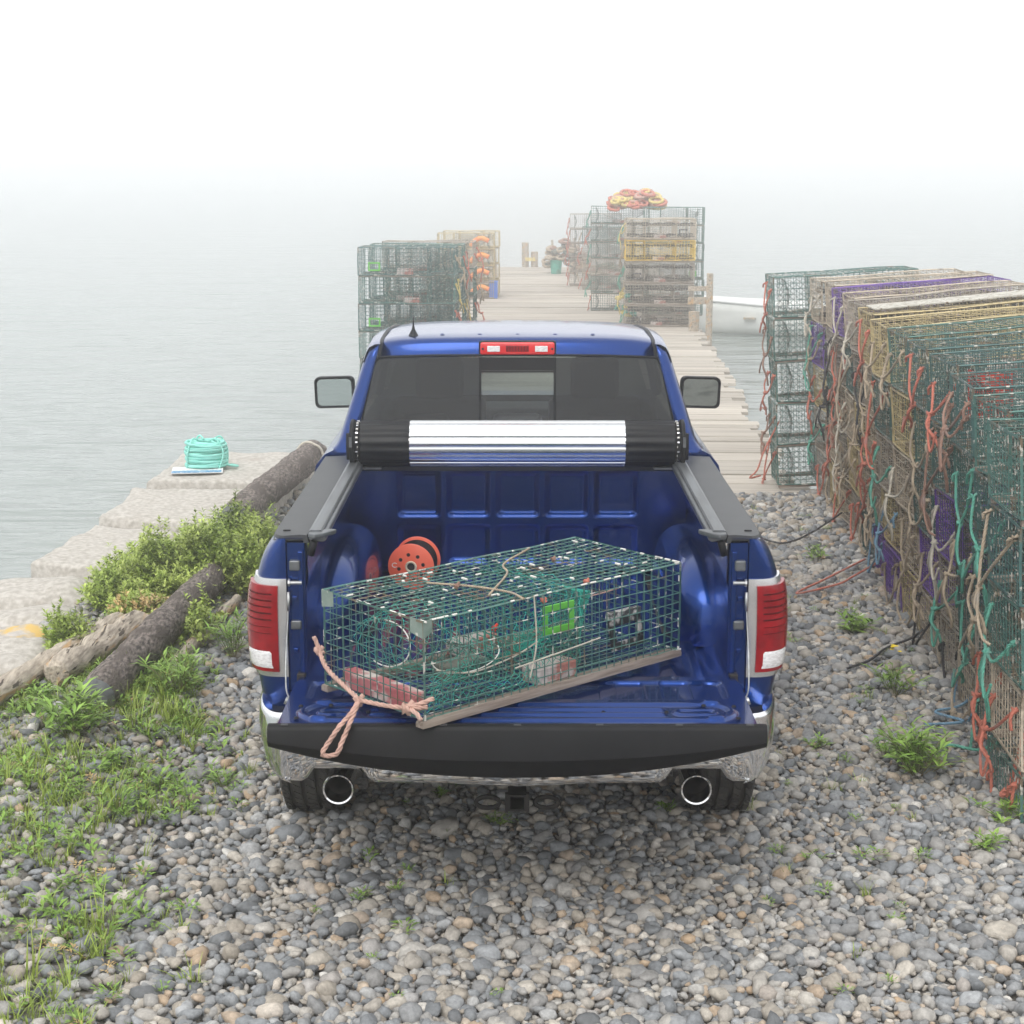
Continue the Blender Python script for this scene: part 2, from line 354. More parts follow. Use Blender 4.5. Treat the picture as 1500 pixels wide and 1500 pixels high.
# water
mw = bpy.data.materials.new('sea_water'); mw.use_nodes = True; nt = mw.node_tree; b = nt.nodes["Principled BSDF"]
b.inputs['Base Color'].default_value = (.22, .25, .235, 1); b.inputs['Roughness'].default_value = .12; b.inputs['IOR'].default_value = 1.33
tc = N(nt, "ShaderNodeTexCoord"); hgt = None
for sc_, st, w_ in ((1.0, (.55, 1.9, 1), 1.0), (1.0, (.12, .5, 1), 2.2), (3.2, (.7, 1.6, 1), .3)):
    mp = N(nt, "ShaderNodeMapping"); mp.inputs['Scale'].default_value = st; mp.inputs['Rotation'].default_value = (0, 0, R(-9)); nt.links.new(tc.outputs['Object'], mp.inputs[0])
    nz = N(nt, "ShaderNodeTexNoise"); nz.inputs['Scale'].default_value = sc_; nz.inputs['Detail'].default_value = 3; nt.links.new(mp.outputs[0], nz.inputs['Vector'])
    mu = N(nt, "ShaderNodeMath", operation='MULTIPLY'); mu.inputs[1].default_value = w_; nt.links.new(nz.outputs[0], mu.inputs[0])
    if hgt is None: hgt = mu.outputs[0]
    else:
        ad = N(nt, "ShaderNodeMath", operation='ADD'); nt.links.new(hgt, ad.inputs[0]); nt.links.new(mu.outputs[0], ad.inputs[1]); hgt = ad.outputs[0]
bm = N(nt, "ShaderNodeBump"); bm.inputs['Distance'].default_value = .09; nt.links.new(hgt, bm.inputs['Height']); nt.links.new(bm.outputs[0], b.inputs['Normal'])
M['water'] = mw
w = MB(); w.add([(-300, -300, -1.0), (300, -300, -1.0), (300, 300, -1.0), (-300, 300, -1.0)], [(0, 1, 2, 3)])
tag(w.build('water', 'water'), kind='structure')
# ground sheet
XS = list(np.arange(-2.75, 4.3, .15)) + [5, 7, 10, 16]; YS = [-45, -30, -20, -12, -8, -5] + list(np.arange(-3, 8.2, .2)) + [8.18]
g = MB(); g.grid([[(x, y, gz(x, y) - .02) for y in YS] for x in XS])
g.grid([[(x, 8.18, -1.6), (x, 8.18, gz(x, 8.18) - .02)] for x in XS]); g.grid([[(-2.75, y, -1.6), (-2.75, y, gz(-2.75, y) - .02)] for y in YS])
ground = tag(g.build('gravel_ground', 'soil', smooth=False), kind='structure')

# ---- pebbles
from mathutils import noise
def pebble(seed):
    import bmesh
    bm = bmesh.new(); bmesh.ops.create_icosphere(bm, subdivisions=2, radius=1)
    rd = random.Random(seed); sx, sy, sz = 1, rd.uniform(.62, .9), rd.uniform(.42, .68); off = Vector((seed * 3.1, 0, 0))
    for v in bm.verts:
        n = noise.noise(v.co * 1.1 + off) * .42 + noise.noise(v.co * 2.3 + off) * .16
        p = v.co * (1 + n); pw = rd.uniform(0, 0)
        v.co = Vector((p.x * sx, p.y * sy, p.z * sz))
    me = bpy.data.meshes.new('stone'); bm.to_mesh(me); bm.free(); me.materials.append(M['pebble']); me.polygons.foreach_set('use_smooth', [True] * len(me.polygons)); return me
PEB = [pebble(i) for i in range(12)]
def inside_grass(x, y):
    e = interp(y, [(-1, -1.35), (1.5, -1.35), (2.4, -1.6), (3.2, -1.93), (5, -2.05), (9, -2.1)])
    return sm(e + .18, e - .25, x + .22 * noise.noise(Vector((x * 2, y * 2, 0))) + .16 * noise.noise(Vector((x * 5, y * 5, 3))))
pp = []
def layer(x0, x1, y0, y1, sp, size, zoff, prob=1.0):
    nx = int((x1 - x0) / sp); ny = int((y1 - y0) / sp)
    gx, gy = np.meshgrid(np.arange(nx), np.arange(ny)); gx = gx.ravel(); gy = gy.ravel()
    X = x0 + (gx + .5 * (gy % 2) + rng.uniform(-.38, .38, gx.size)) * sp; Y = y0 + (gy + rng.uniform(-.38, .38, gx.size)) * sp
    S = size * np.clip(rng.lognormal(0, .38, gx.size), .4, 1.9)
    for x, y, s, q in zip(X, Y, S, rng.uniform(0, 1, gx.size)):
        if x < -2.0 and y > 4.3: continue
        if q > prob: continue
        if x < -1.0 and inside_grass(x, y) > .55 and q < .45: continue
        pp.append((x, y, gz(x, y) + zoff + s * .16, s))
layer(-2.7, 3.2, -3.0, 2.6, .032, .019, -.01)
layer(-2.7, 3.4, -2.0, 2.6, .05, .0235, .004, .8)
layer(-2.7, 3.4, 2.6, 8.15, .037, .0225, -.01)
layer(-2.7, 3.4, 2.6, 8.15, .058, .0275, .005, .8)
layer(-2.7, 3.4, -3.0, 8.15, .3, .038, -.003, .4)
pp = np.array(pp); n = len(pp)
rots = np.stack([rng.normal(0, .3, n), rng.normal(0, .3, n), rng.uniform(0, 6.28, n)], 1); scl = np.repeat(pp[:, 3:4], 3, 1) * rng.uniform(.88, 1.14, (n, 3)); idx = rng.integers(0, 12, n)
# those that show largest stand as single objects
depth = (pp[:, 1] + 6.05) * .98 - (pp[:, 2] - 2.72) * .199; up = (pp[:, 1] + 6.05) * .199 + (pp[:, 2] - 2.72) * .98
pxx = 758 + 2470 * pp[:, 0] / depth; pyy = 750 - 2470 * up / depth
score = pp[:, 3] / depth; vis = (pxx > 4) & (pxx < 1496) & (pyy > 1195) & (pyy < 1494) & (pp[:, 2] > np.vectorize(gz)(pp[:, 0], pp[:, 1]) + .004)
order = np.argsort(-np.where(vis, score, 0))[:300]
single = np.zeros(n, bool); single[order] = True
for i in order: link('stone', PEB[idx[i]], ground, pp[i, :3], rots[i], scl[i])
k = ~single
tag(scatter('gravel', pp[k, :3], rots[k], scl[k], idx[k], PEB), 'rounded grey and tan beach pebbles covering the ground', 'gravel', kind='stuff')

# ---- grass and small leaves over the gravel
def blade(mb, base, h, lean, ang, w, tint, segs=3):
    L_ = []; c, s = math.cos(ang), math.sin(ang)
    for i in range(segs + 1):
        t = i / segs; q = lean * t * t; ww = w * (1 - t ** 1.6) * .5 + .0004
        x, y, z = base[0] + c * q, base[1] + s * q, base[2] + h * (t - .25 * t * t * min(1, lean / max(h, .01)))
        L_.append(((x - s * ww, y + c * ww, z), (x + s * ww, y - c * ww, z)))
    vs = [p for pr in L_ for p in pr]; mb.add(vs, [(2 * i, 2 * i + 1, 2 * i + 3, 2 * i + 2) for i in range(segs)], tint)
def leaf(mb, p, d, up, ln, wd, tint):
    """folded leaf of 4 triangles' worth, p base, d direction"""
    d = Vector(d).normalized(); s = d.cross(Vector(up)); s = s.normalized() if s.length > 1e-4 else d.orthogonal().normalized(); u = s.cross(d)
    p = Vector(p)
    mb.add([p, p + d * ln * .5 + s * wd * .5 + u * wd * .14, p + d * ln - u * ln * .12, p + d * ln * .5 - s * wd * .5 + u * wd * .14, p + d * ln * .52],
           [(0, 1, 4), (1, 2, 4), (0, 4, 3), (4, 2, 3)], tint)
def tuft(seed, n, h, w, spread=.03, lean=.6):
    rd = random.Random(seed); mb = MB()
    for _ in range(n):
        a = rd.uniform(0, 6.28); r_ = rd.uniform(0, spread); hh = h * rd.uniform(.5, 1.1)
        blade(mb, (math.cos(a) * r_, math.sin(a) * r_, -.01), hh, hh * rd.uniform(.1, lean), a + rd.uniform(-.6, .6), w * rd.uniform(.7, 1.2), rd.uniform(.6, 1.35))
    return mb.mesh('tuft', M['grass'])
def broad(seed, n, h, ln, m='leaf2'):
    rd = random.Random(seed); mb = MB()
    for _ in range(n):
        a = rd.uniform(0, 6.28); e = rd.uniform(.1, 1.0); rr = rd.uniform(0, .035)
        leaf(mb, (math.cos(a) * rr, math.sin(a) * rr, rd.uniform(0, h)), (math.cos(a), math.sin(a), e), (0, 0, 1), ln * rd.uniform(.6, 1.2), ln * rd.uniform(.22, .4), rd.uniform(.6, 1.35))
    return mb.mesh('leafy', M[m])
TUFTS = [tuft(1, 14, .13, .006), tuft(2, 18, .1, .005, .04, .9), tuft(3, 10, .2, .0065, .03, .5), tuft(4, 12, .08, .007, .04, 1.2),
         broad(5, 26, .06, .045), broad(6, 34, .05, .032), broad(7, 20, .09, .055), broad(8, 22, .04, .03, 'straw')]
gp = []
for _ in range(26000):
    x = random.uniform(-2.9, -.9); y = random.uniform(-1.3, 6.5)
    d = inside_grass(x, y); cl = .5 + .9 * noise.noise(Vector((x * 1.7 + 5, y * 1.7, 1)))
    # bare pebble patch towards the front left corner
    bare = sm(1.5, .6, y) * .55
    if (y > 4.5 and x < -2.05) or (y > 2.35 and x < -2.42): continue
    if random.random() < (d ** 1.5) * max(.06, cl + .12) * (1 - bare) * .46:
        r_ = random.random(); gp.append((x, y, gz(x, y), random.choice([0, 1, 3, 3]) if r_ < .5 else (2 if r_ < .53 else (7 if r_ < .575 else random.choice([4, 5, 5, 6])))))
ng = len(gp); ga = np.array(gp)
tag(scatter('grass', ga[:, :3], np.stack([rng.normal(0, .12, ng), rng.normal(0, .12, ng), rng.uniform(0, 6.28, ng)], 1), np.repeat(rng.uniform(.45, 1.05, (ng, 1)), 3, 1), ga[:, 3].astype(int), TUFTS),
    'green grass and low leafy weeds creeping over the pebbles at left', 'grass')
sp = []
for _ in range(420):
    x = random.uniform(-1.3, 2.5); y = random.uniform(-1.0, 7.5)
    if noise.noise(Vector((x * 1.2, y * .8, 9))) > .02: sp.append((x, y, gz(x, y) + .005, random.choice([1, 3, 4, 5, 5])))
ns = len(sp); sa = np.array(sp)
tag(scatter('ground_cover', sa[:, :3], np.stack([rng.normal(0, .1, ns)] * 2 + [rng.uniform(0, 6.28, ns)], 1), np.repeat(rng.uniform(.35, .75, (ns, 1)), 3, 1), sa[:, 3].astype(int), TUFTS),
    'small sprigs of green growing up between the pebbles', 'ground cover')

# ---- seawall of pale granite slabs
def slab(poly, ztop, zbot, seed, bulge=.02, m='granite', rnd=.05):
    """rough stone from a plan polygon: dense rings with noise"""
    rd = random.Random(seed); mb = MB(); P = [Vector((a, b, 0)) for a, b in poly]; c = sum(P, Vector()) / len(P)
    ring = []
    for i in range(len(P)):
        a, b = P[i], P[(i + 1) % len(P)]; k = max(2, int((b - a).length / .06))
        ring += [a.lerp(b, j / k) for j in range(k)]
    rows = []
    for ins, z in ((0, zbot), (0, lerp(zbot, ztop, .4)), (0, lerp(zbot, ztop, .75)), (.15 * rnd, ztop - rnd * .55), (.55 * rnd, ztop - rnd * .15), (1.3 * rnd, ztop)):
        row = []
        for p in ring:
            q = p + (c - p).normalized() * ins; nn = noise.noise(Vector((q.x * 3, q.y * 3, z * 3 + seed))) * .05 + noise.noise(Vector((q.x * 11, q.y * 11, z * 9 + seed))) * .018
            q = q + (q - c).normalized() * nn; row.append((q.x, q.y, z + (noise.noise(Vector((q.x * 4, q.y * 4, seed))) * bulge + noise.noise(Vector((q.x * 14, q.y * 14, seed))) * bulge * .35 if z > zbot + .01 else 0)))
        rows.append(row + [row[0]])
    for t in (.25, .5, .75, .93):
        row = []
        for p in rows[5][:-1]:
            q = Vector(p).lerp(Vector((c.x, c.y, ztop)), t); row.append((q.x, q.y, ztop + noise.noise(Vector((q.x * 4, q.y * 4, seed))) * bulge + noise.noise(Vector((q.x * 14, q.y * 14, seed))) * bulge * .35))
        rows.append(row + [row[0]])
    mb.grid(rows); mb.add([p for p in rows[-1][:-1]], [tuple(range(len(ring)))])
    return mb
wall = tag(empty('seawall', (-2.5, 6.5, -.6)), 'low seawall of pale granite slabs along the water at left', 'seawall')
def wblock(poly, zt, zb, seed, **k):
    mb = slab(poly, zt, zb, seed, **k); mb.v = [(x + 2.5, y - 6.5, z + .6) for x, y, z in mb.v]
    return mb.build('granite_block', 'granite', wall, smooth=True, autos=50)
wblock([(-3.02, 7.46), (-1.85, 7.40), (-1.76, 8.9), (-3.0, 8.86)], .235, -1.2, 1)
wblock([(-3.1, 6.2), (-1.95, 5.8), (-1.86, 7.30), (-3.1, 7.34)], .2, -1.2, 2)
wblock([(-3.25, 4.86), (-2.72, 4.66), (-1.98, 4.9), (-1.97, 5.68), (-3.12, 6.08)], .165, -1.2, 3)
wblock([(-3.35, 7.5), (-3.12, 7.4), (-3.1, 8.8), (-3.3, 8.7)], -.45, -1.3, 4)
def boulder(c, s, seed, label, m='granite', rz=0):
    import bmesh
    bm = bmesh.new(); bmesh.ops.create_icosphere(bm, subdivisions=4, radius=1)
    for v in bm.verts:
        p = v.co.copy(); p = Vector([math.copysign(abs(t) ** .72, t) for t in p])
        k = 1 + .22 * noise.noise(p * 1.1 + Vector((seed * 5, 0, 0))) + .06 * noise.noise(p * 4 + Vector((0, seed, 0))) + .02 * noise.noise(p * 11)
        v.co = Vector((p.x * s[0] * k, p.y * s[1] * k, p.z * s[2] * k))
    me = bpy.data.meshes.new('boulder'); bm.to_mesh(me); bm.free(); me.materials.append(M[m]); me.polygons.foreach_set('use_smooth', [True] * len(me.polygons))
    return tag(link('boulder', me, None, c, (0, 0, rz)), label, 'boulder', 'boulders at the left edge')
boulder((-3.0, 4.15, -.08), (.44, .4, .27), 1, 'pale rounded boulder next to the last squared seawall slab')
boulder((-2.86, 3.6, -.08), (.36, .3, .26), 2, 'pale flat boulder between the water and the lichened rock')
boulder((-2.82, 3.16, -.0), (.24, .22, .17), 3, 'boulder crusted with orange lichen', 'lichen')
boulder((-2.42, 3.18, .02), (.14, .1, .1), 4, 'small pale stone behind the driftwood ends', 'lichen')
boulder((-2.74, 2.66, .0), (.3, .32, .2), 5, 'smooth pale boulder nearest the camera, beside the driftwood')

# ---- logs
def log(name, pts, r, seed, m='bark', rough=.1, n=22):
    P = resample(spline(pts, 8), .05); rows = []; prev = None
    for i, p in enumerate(P):
        d = (P[min(i + 1, len(P) - 1)] - P[max(i - 1, 0)]).normalized()
        a = d.cross(Vector((0, 0, 1))).normalized(); b_ = a.cross(d); row = []
        for k in range(n):
            t = 2 * math.pi * k / n; v = a * math.cos(t) + b_ * math.sin(t); q = p + v * r
            e = 1 + rough * (noise.noise(q * 5 + Vector((seed, 0, 0))) + .9 * noise.noise(q * 17 + Vector((seed, 0, 0))))
            row.append(tuple(p + v * r * e))
        rows.append(row + [row[0]])
    return rows, P
def add_log(label, pts, r, seed, m='bark', rough=.12, wrap=False):
    rows, P = log('log', pts, r, seed, m, rough); root = empty('log', P[0]); tag(root, label, 'log')
    o = Vector(P[0]); loc = lambda q: tuple(Vector(q) - o)
    mb = MB(); mb.grid([[loc(q) for q in row] for row in rows]); mb.build('bark' if m == 'bark' else 'wood', m, root, smooth=True)
    for row, nm in ((rows[0], 0), (rows[-1], 1)):
        e = MB(); c = sum((Vector(q) for q in row[:-1]), Vector()) / (len(row) - 1); d = (P[0] - P[3] if nm == 0 else P[-1] - P[-4]).normalized() * r * .35
        R2 = [tuple(Vector(q).lerp(c, .3) + d) for q in row]; e.grid([[loc(q) for q in row], [loc(q) for q in R2]]); e.add([loc(q) for q in R2[:-1]], [tuple(range(len(R2) - 1))])
        e.build('sawn_end', 'bark_end' if m == 'bark' else 'drift', root)
    if wrap:
        e = MB(); i = int(len(P) * wrap); 
        ring = [Vector(loc(P[i])) + (Vector(q) - P[i]) * 1.08 for q in rows[i][:-1]]
        e.tube(ring, .012, 6, closed=True); e.build('rope_wrap', 'r_white', root, smooth=True)
    return root
add_log('dark bark covered log lying on the seawall with a pale rope wrapped round it', [(-1.74, 8.2, .33), (-1.84, 7.2, .33), (-1.93, 6.2, .33), (-2.0, 5.55, .3)], .115, 1, wrap=.09)
add_log('dark bark covered log with a sawn end lying between shrub and pebbles', [(-1.9, 4.45, .2), (-1.93, 4.0, .2), (-2.0, 2.9, .2), (-2.08, 1.9, .17)], .098, 2)
add_log('long grey driftwood log running out of the picture at left', [(-2.27, 3.2, .2), (-2.4, 2.6, .2), (-2.56, 1.9, .19), (-2.75, 1.1, .17)], .062, 3, 'drift', .2)
add_log('short broken driftwood log with warm orange wood showing', [(-2.12, 3.15, .22), (-2.24, 2.7, .21), (-2.35, 2.2, .2)], .072, 4, 'drift', .35)
add_log('thin grey plank of driftwood half buried beside the dark log', [(-1.74, 4.1, .1), (-1.8, 3.4, .1), (-1.86, 2.75, .09)], .035, 6, 'drift', .2)

# ---- shrubs
def sprig(mb, base, tip, nl, ln, rd, tint=1.0):
    base = Vector(base); tip = Vector(tip); mid = base.lerp(tip, .5) + Vector((rd.uniform(-.03, .03), rd.uniform(-.03, .03), .03))
    ax = (tip - base).normalized(); P = [base.lerp(mid, t * 2) if t < .5 else mid.lerp(tip, t * 2 - 1) for t in [i / nl for i in range(nl + 1)]]
    for i in range(1, nl + 1):
        p = P[i]; a = rd.uniform(0, 6.28)
        side = (ax.orthogonal().normalized() * math.cos(a) + ax.cross(ax.orthogonal()).normalized() * math.sin(a))
        for s_ in (1, -1):
            leaf(mb, p, side * s_ + ax * .5 + Vector((0, 0, .25)), (0, 0, 1), ln * rd.uniform(.7, 1.15), ln * rd.uniform(.4, .6), tint * rd.uniform(.7, 1.3))
    leaf(mb, P[-1], ax, (1, 0, 0), ln, ln * .5, tint * 1.25)
def shrub(c, rx, ry, h, nspr, seed, label, ln=.04, dry=0, name='shrub', cat='shrub', group='shrubs behind the dark logs'):
    rd = random.Random(seed); root = empty(name, (c[0], c[1], gz(c[0], c[1]))); tag(root, label, cat, group)
    mb = MB(); st = MB(); dr = MB()
    for i in range(nspr):
        a = rd.uniform(0, 6.28); u = math.sqrt(rd.random()); f = 1 + .35 * noise.noise(Vector((math.cos(a) * 1.5, math.sin(a) * 1.5, seed)))
        x, y = math.cos(a) * rx * u * f, math.sin(a) * ry * u * f
        top = h * (math.sqrt(max(0, 1 - (u * .95) ** 2))) * (.8 + .65 * noise.noise(Vector((x * 3.6, y * 3.6, seed * 2)))) * (rd.uniform(.55, 1.12) if rd.random() > .04 else 1.32)
        b0 = (x * .75, y * .75, max(0, top - .16)); tp = (x + rd.uniform(-.05, .05), y + rd.uniform(-.05, .05), top + .02)
        t_ = .78 + .4 * (noise.noise(Vector((x * 2.6, y * 2.6, 4 + seed))) + .5)
        sprig(mb if rd.random() > dry else dr, b0, tp, rd.randint(5, 8), ln, rd, t_)
        if i % 4 == 0: st.tube([(x * .3, y * .3, 0), (x * .6, y * .6, top * .5), tp], [.003, .0025, .001], 3, cap=False)
    mb.build('foliage', 'leaf', root); st.build('stems', 'stem', root)
    if dr.v: dr.build('dry_foliage', 'straw', root)
shrub((-2.2, 4.3), .42, .5, .33, 850, 1, 'broad pale green shrub in front of the third seawall slab')
shrub((-1.95, 4.95), .34, .36, .4, 750, 2, 'tallest pale green shrub, beside the upper bark log')
shrub((-1.6, 4.8), .4, .48, .4, 900, 3, 'pale green shrub nearest the truck tail')
shrub((-2.42, 3.85), .2, .26, .22, 240, 4, 'low pale shrub spilling over the flat boulders')
shrub((-2.18, 3.45), .2, .3, .18, 200, 5, 'yellowing low shrub growing over the driftwood ends', dry=.4)
shrub((-2.42, 2.75), .14, .16, .26, 110, 6, 'small leafy plant in front of the smooth boulder', name='leafy_plant', cat='plant', group=None)
shrub((-1.84, 3.3), .12, .3, .24, 70, 8, 'thin leafy growth trailing over the dark bark log', name='leafy_plant', cat='plant', group=None)

shrub((-1.93, 4.4), .32, .3, .34, 700, 9, 'rounded pale shrub covering the upper end of the lower dark log')
def weed(c, r_, h, n_, seed, label, ln=.07, flower=False, m='leaf2', wd=.2):
    rd = random.Random(seed); root = empty('weed_plant', (c[0], c[1], gz(*c[:2]))); tag(root, label, 'weed', 'weeds growing through the pebbles')
    mb = MB(); st = MB()
    for i in range(n_):
        a = rd.uniform(0, 6.28); u = rd.random() ** .7; hh = h * rd.uniform(.4, 1) * (1 - .4 * u); tip = Vector((math.cos(a) * r_ * u, math.sin(a) * r_ * u, hh)); b0 = tip * .15; b0.z = 0
        st.tube([b0, b0.lerp(tip, .6) + Vector((0, 0, hh * .15)), tip], [.0025, .002, .001], 3, cap=False)
        for k in range(rd.randint(6, 10)):
            t = rd.uniform(.25, 1); p = b0.lerp(tip, t) + Vector((0, 0, hh * .15 * (1 - abs(2 * t - 1)))); q = rd.uniform(0, 6.28)
            leaf(mb, p, (math.cos(q), math.sin(q), rd.uniform(.1, .9)), (0, 0, 1), ln * rd.uniform(.6, 1.2), ln * wd * rd.uniform(.8, 1.3), rd.uniform(.65, 1.4))
    mb.build('leaves', m, root); st.build('stems', 'stem', root)
    if flower:
        f = MB()
        for k in range(7):
            cc = (rd.uniform(-.03, .03), rd.uniform(-.03, .03), h * 1.05 + rd.uniform(-.03, .02))
            for j in range(5):
                a = j * 1.257; leaf(f, cc, (math.cos(a), math.sin(a), .4), (0, 0, 1), .016, .012, 1.0)
        f.build('flowers', 'yellowflower', root)
weed((1.83, 1.28), .27, .3, 42, 11, 'largest bushy green weed in the pebbles at lower right', .085)
weed((1.98, 2.45), .16, .26, 16, 12, 'tall weed with small yellow flowers near the trap wall', .07, True)
weed((2.02, 3.68), .14, .13, 12, 13, 'spiky rosette of leaves on pebbles beside a dark rope', .09, wd=.25)
weed((1.52, 3.4), .12, .08, 8, 14, 'small clump of weed close to the right tail light', .05)
weed((1.44, 1.65), .1, .08, 7, 15, 'little green clump beside the right end of the bumper', .05)
weed((1.74, 1.55), .09, .1, 7, 16, 'little sprig just left of the largest weed', .05)
weed((2.08, .72), .16, .12, 14, 17, 'feathery weed at the foot of the nearest traps', .06)
weed((1.9, .35), .12, .12, 9, 18, 'sprawling weed at lower right near the frame edge', .06)
weed((1.2, .3), .06, .06, 5, 19, 'tiny weed below the right exhaust tip', .04)
weed((-.35, .95), .07, .07, 6, 20, 'tiny weed in the shade behind the left wheel', .04)
weed((-.08, .65), .07, .08, 6, 21, 'tiny weed in the shade below the tow hitch', .04)
weed((.62, .8), .07, .09, 6, 22, 'tiny weed in the shade near the right wheel', .04)
weed((1.38, 5.4), .12, .16, 9, 23, 'pale weed behind the right bedside', .06)
weed((2.1, 5.6), .14, .14, 12, 24, 'weed at the foot of the trap wall halfway along', .06)
weed((-1.32, 1.1), .08, .12, 7, 25, 'upright sprig in the pebbles left of the bumper', .06)
weed((-1.6, 3.1), .16, .34, 22, 26, 'tall thin grassy weed beside the dark log', .11, wd=.09)
weed((-1.75, 2.3), .2, .3, 26, 27, 'grassy weed at the sawn end of the dark log', .1, wd=.12)
weed((-2.1, 1.5), .25, .28, 34, 28, 'thick leafy weed at the left edge of the pebbles', .09, wd=.25)

# ---- dock
dock = tag(empty('wooden_dock', (0, 8.2, -.2)), 'long weathered plank dock running out into the fog', 'dock')
def dock_x(y): return interp(y, [(8.2, -1.42), (15, -1.86), (17.5, -1.8), (41.8, -.6)]), lerp(2.42, 3.95, (y - 8.2) / 33.6)
PL = []
for k in range(5):
    mb = MB(); rd = random.Random(k); rows = []
    for i in range(9):
        x = -.5 + i / 8; a, b_, t = .112 + rd.uniform(-.004, .004), .112 + rd.uniform(-.004, .004), rd.uniform(-.004, .004)
        rows.append([(x, -a, -.045), (x, -a, -.004 + t), (x, -a + .008, t), (x, b_ - .008, t), (x, b_, -.004 + t), (x, b_, -.045)])
    mb.grid(rows); mb.add(rows[0], [(0, 1, 2, 3, 4, 5)]); mb.add(rows[-1], [(5, 4, 3, 2, 1, 0)])
    PL.append(mb.mesh('plank', M['plank']))
y = 8.3; rd = random.Random(4)
while y < 41.9:
    x0, x1 = dock_x(y); x0 -= rd.uniform(0, .14); x1 += rd.uniform(-.12, .12)
    if y < 8.5: x1 += .9
    link('plank', PL[rd.randrange(5)], dock, ((x0 + x1) / 2, y - 8.2, .2 + rd.uniform(-.008, .006)), (rd.uniform(-.012, .012), rd.uniform(-.002, .002), -.05 + rd.uniform(-.006, .006)), (x1 - x0, 1, 1)); y += .24
for t in (.04, .5, .95):
    mb = MB(); a0, a1 = dock_x(8.3); b0, b1 = dock_x(41.8)
    xa, xb = lerp(a0, a1, t), lerp(b0, b1, t)
    mb.prism([(xa - .07, .1 - .0), (xa + .07, .1), (xb + .07, 33.5), (xb - .07, 33.5)], -.15, .14, 'z'); mb.build('stringer', 'wood', dock)
for yy in (9.5, 13, 17, 21, 25, 29, 33, 37, 41):
    a, b_ = dock_x(yy)
    for x in (a + .25, b_ - .25):
        mb = MB(); mb.tube([(x, yy - 8.2, -1.6), (x, yy - 8.2, .1)], .13, 12); mb.build('pile', 'wood', dock, smooth=True)
def post(x, y, z0, z1, r, label, name='post', cat='post', m='drift', tilt=0):
    o = MB().tube([(0, 0, z0), (tilt * .5, 0, (z0 + z1) / 2), (tilt, 0, z1)], r, 12).build(name, m, smooth=True, autos=40); o.location = (x, y, 0); return tag(o, label, cat)
post(.22, 42.3, -1.6, .68, .1, 'taller of two weathered pilings at the far end of the dock', 'piling', 'piling')
post(.48, 42.3, -1.6, .42, .1, 'shorter of two weathered pilings at the far end of the dock', 'piling', 'piling')
mb = MB(); mb.box((.22, 42.18, .16), (.5, 42.2, .26)); tag(mb.build('cross_board', 'r_yellow'), 'short yellowish board nailed across the two far pilings', 'board')
post(1.1, 42.4, -1.5, .75, .035, 'thin leaning pole at the dock end, nearer the pilings', 'thin_pole', 'pole', tilt=-.12)
post(1.62, 42.4, -1.5, .8, .035, 'thin upright pole at the dock end, nearer the trap stacks', 'thin_pole', 'pole', tilt=.0)
post(-.5, 34.2, -.0, .95, .03, 'thin bent pole beside the yellow traps', 'thin_pole', 'pole', tilt=-.05)
post(3.2, 22.2, -1.6, 1.02, .055, 'tall square grey post at the right edge of the dock', 'dock_post', 'post')
post(3.02, 22.9, -.05, .33, .09, 'stubby wooden bollard beside the tall dock post', 'bollard', 'bollard')
mb = MB(); mb.box((2.85, 22.3, .5), (3.2, 22.34, .62)); mb.box((2.85, 22.3, .72), (3.2, 22.34, .8)); tag(mb.build('rail_board', 'drift'), 'short grey rails between the tall post and the traps', 'railing')

# ================================================================ TRAPS
TL, TW, TH = 1.2, .54, .335
def cage(seed, L=TL, W=TW, H=TH, p=.04, r=.0022, z0=.025, amp=.006, k=3, divs=(-.2, .22), skip=1, rx=1.0, er=1.8):
    mb = MB(); off = Vector((seed * 4.7, 0, 0))
    def warp(q):
        v = noise.noise_vector(Vector(q) * 2.2 + off) * amp; v2 = noise.noise_vector(Vector(q) * 9 + off) * amp * .3
        return (q[0] + v.x + v2.x, q[1] + v.y + v2.y, q[2] + v.z * 1.2 + v2.z)
    nx, ny, nz = round(L / p), round(W / p), round(H / p)
    X = [-L / 2 + i * L / nx for i in range(nx + 1)]; Y = [-W / 2 + i * W / ny for i in range(ny + 1)]; Z = [z0 + i * H / nz for i in range(nz + 1)]
    for y_ in Y[::skip]:
        for z_ in (Z[0], Z[-1]): seg(mb, (X[0], y_, z_), (X[-1], y_, z_), r * rx, k + 2, warp)
    for z_ in Z[1:-1]:
        for y_ in (Y[0], Y[-1]): seg(mb, (X[0], y_, z_), (X[-1], y_, z_), r, k + 2, warp)
    for i, x in enumerate(X):
        for z_ in (Z[0], Z[-1]): seg(mb, (x, Y[0], z_), (x, Y[-1], z_), r, 2, warp)
        for y_ in (Y[0], Y[-1]): seg(mb, (x, y_, Z[0]), (x, y_, Z[-1]), r, 2, warp)
    ends = [X[0], X[-1]] + [min(X, key=lambda v: abs(v - d * L)) for d in divs]
    for x in ends:
        for y_ in Y[1:-1]: seg(mb, (x, y_, Z[0]), (x, y_, Z[-1]), r, 1, warp)
        for z_ in Z[1:-1]: seg(mb, (x, Y[0], z_), (x, Y[-1], z_), r, 1, warp)
    # heavy lacing wire on the corner edges
    for x in (X[0], X[-1]):
        for y_ in (Y[0], Y[-1]): seg(mb, (x, y_, Z[0]), (x, y_, Z[-1]), r * er, 2, warp)
        for z_ in (Z[0], Z[-1]): seg(mb, (x, Y[0], z_), (x, Y[-1], z_), r * er, 2, warp)
    for y_ in (Y[0], Y[-1]):
        for z_ in (Z[0], Z[-1]): seg(mb, (X[0], y_, z_), (X[-1], y_, z_), r * er, k + 2, warp)
    return mb
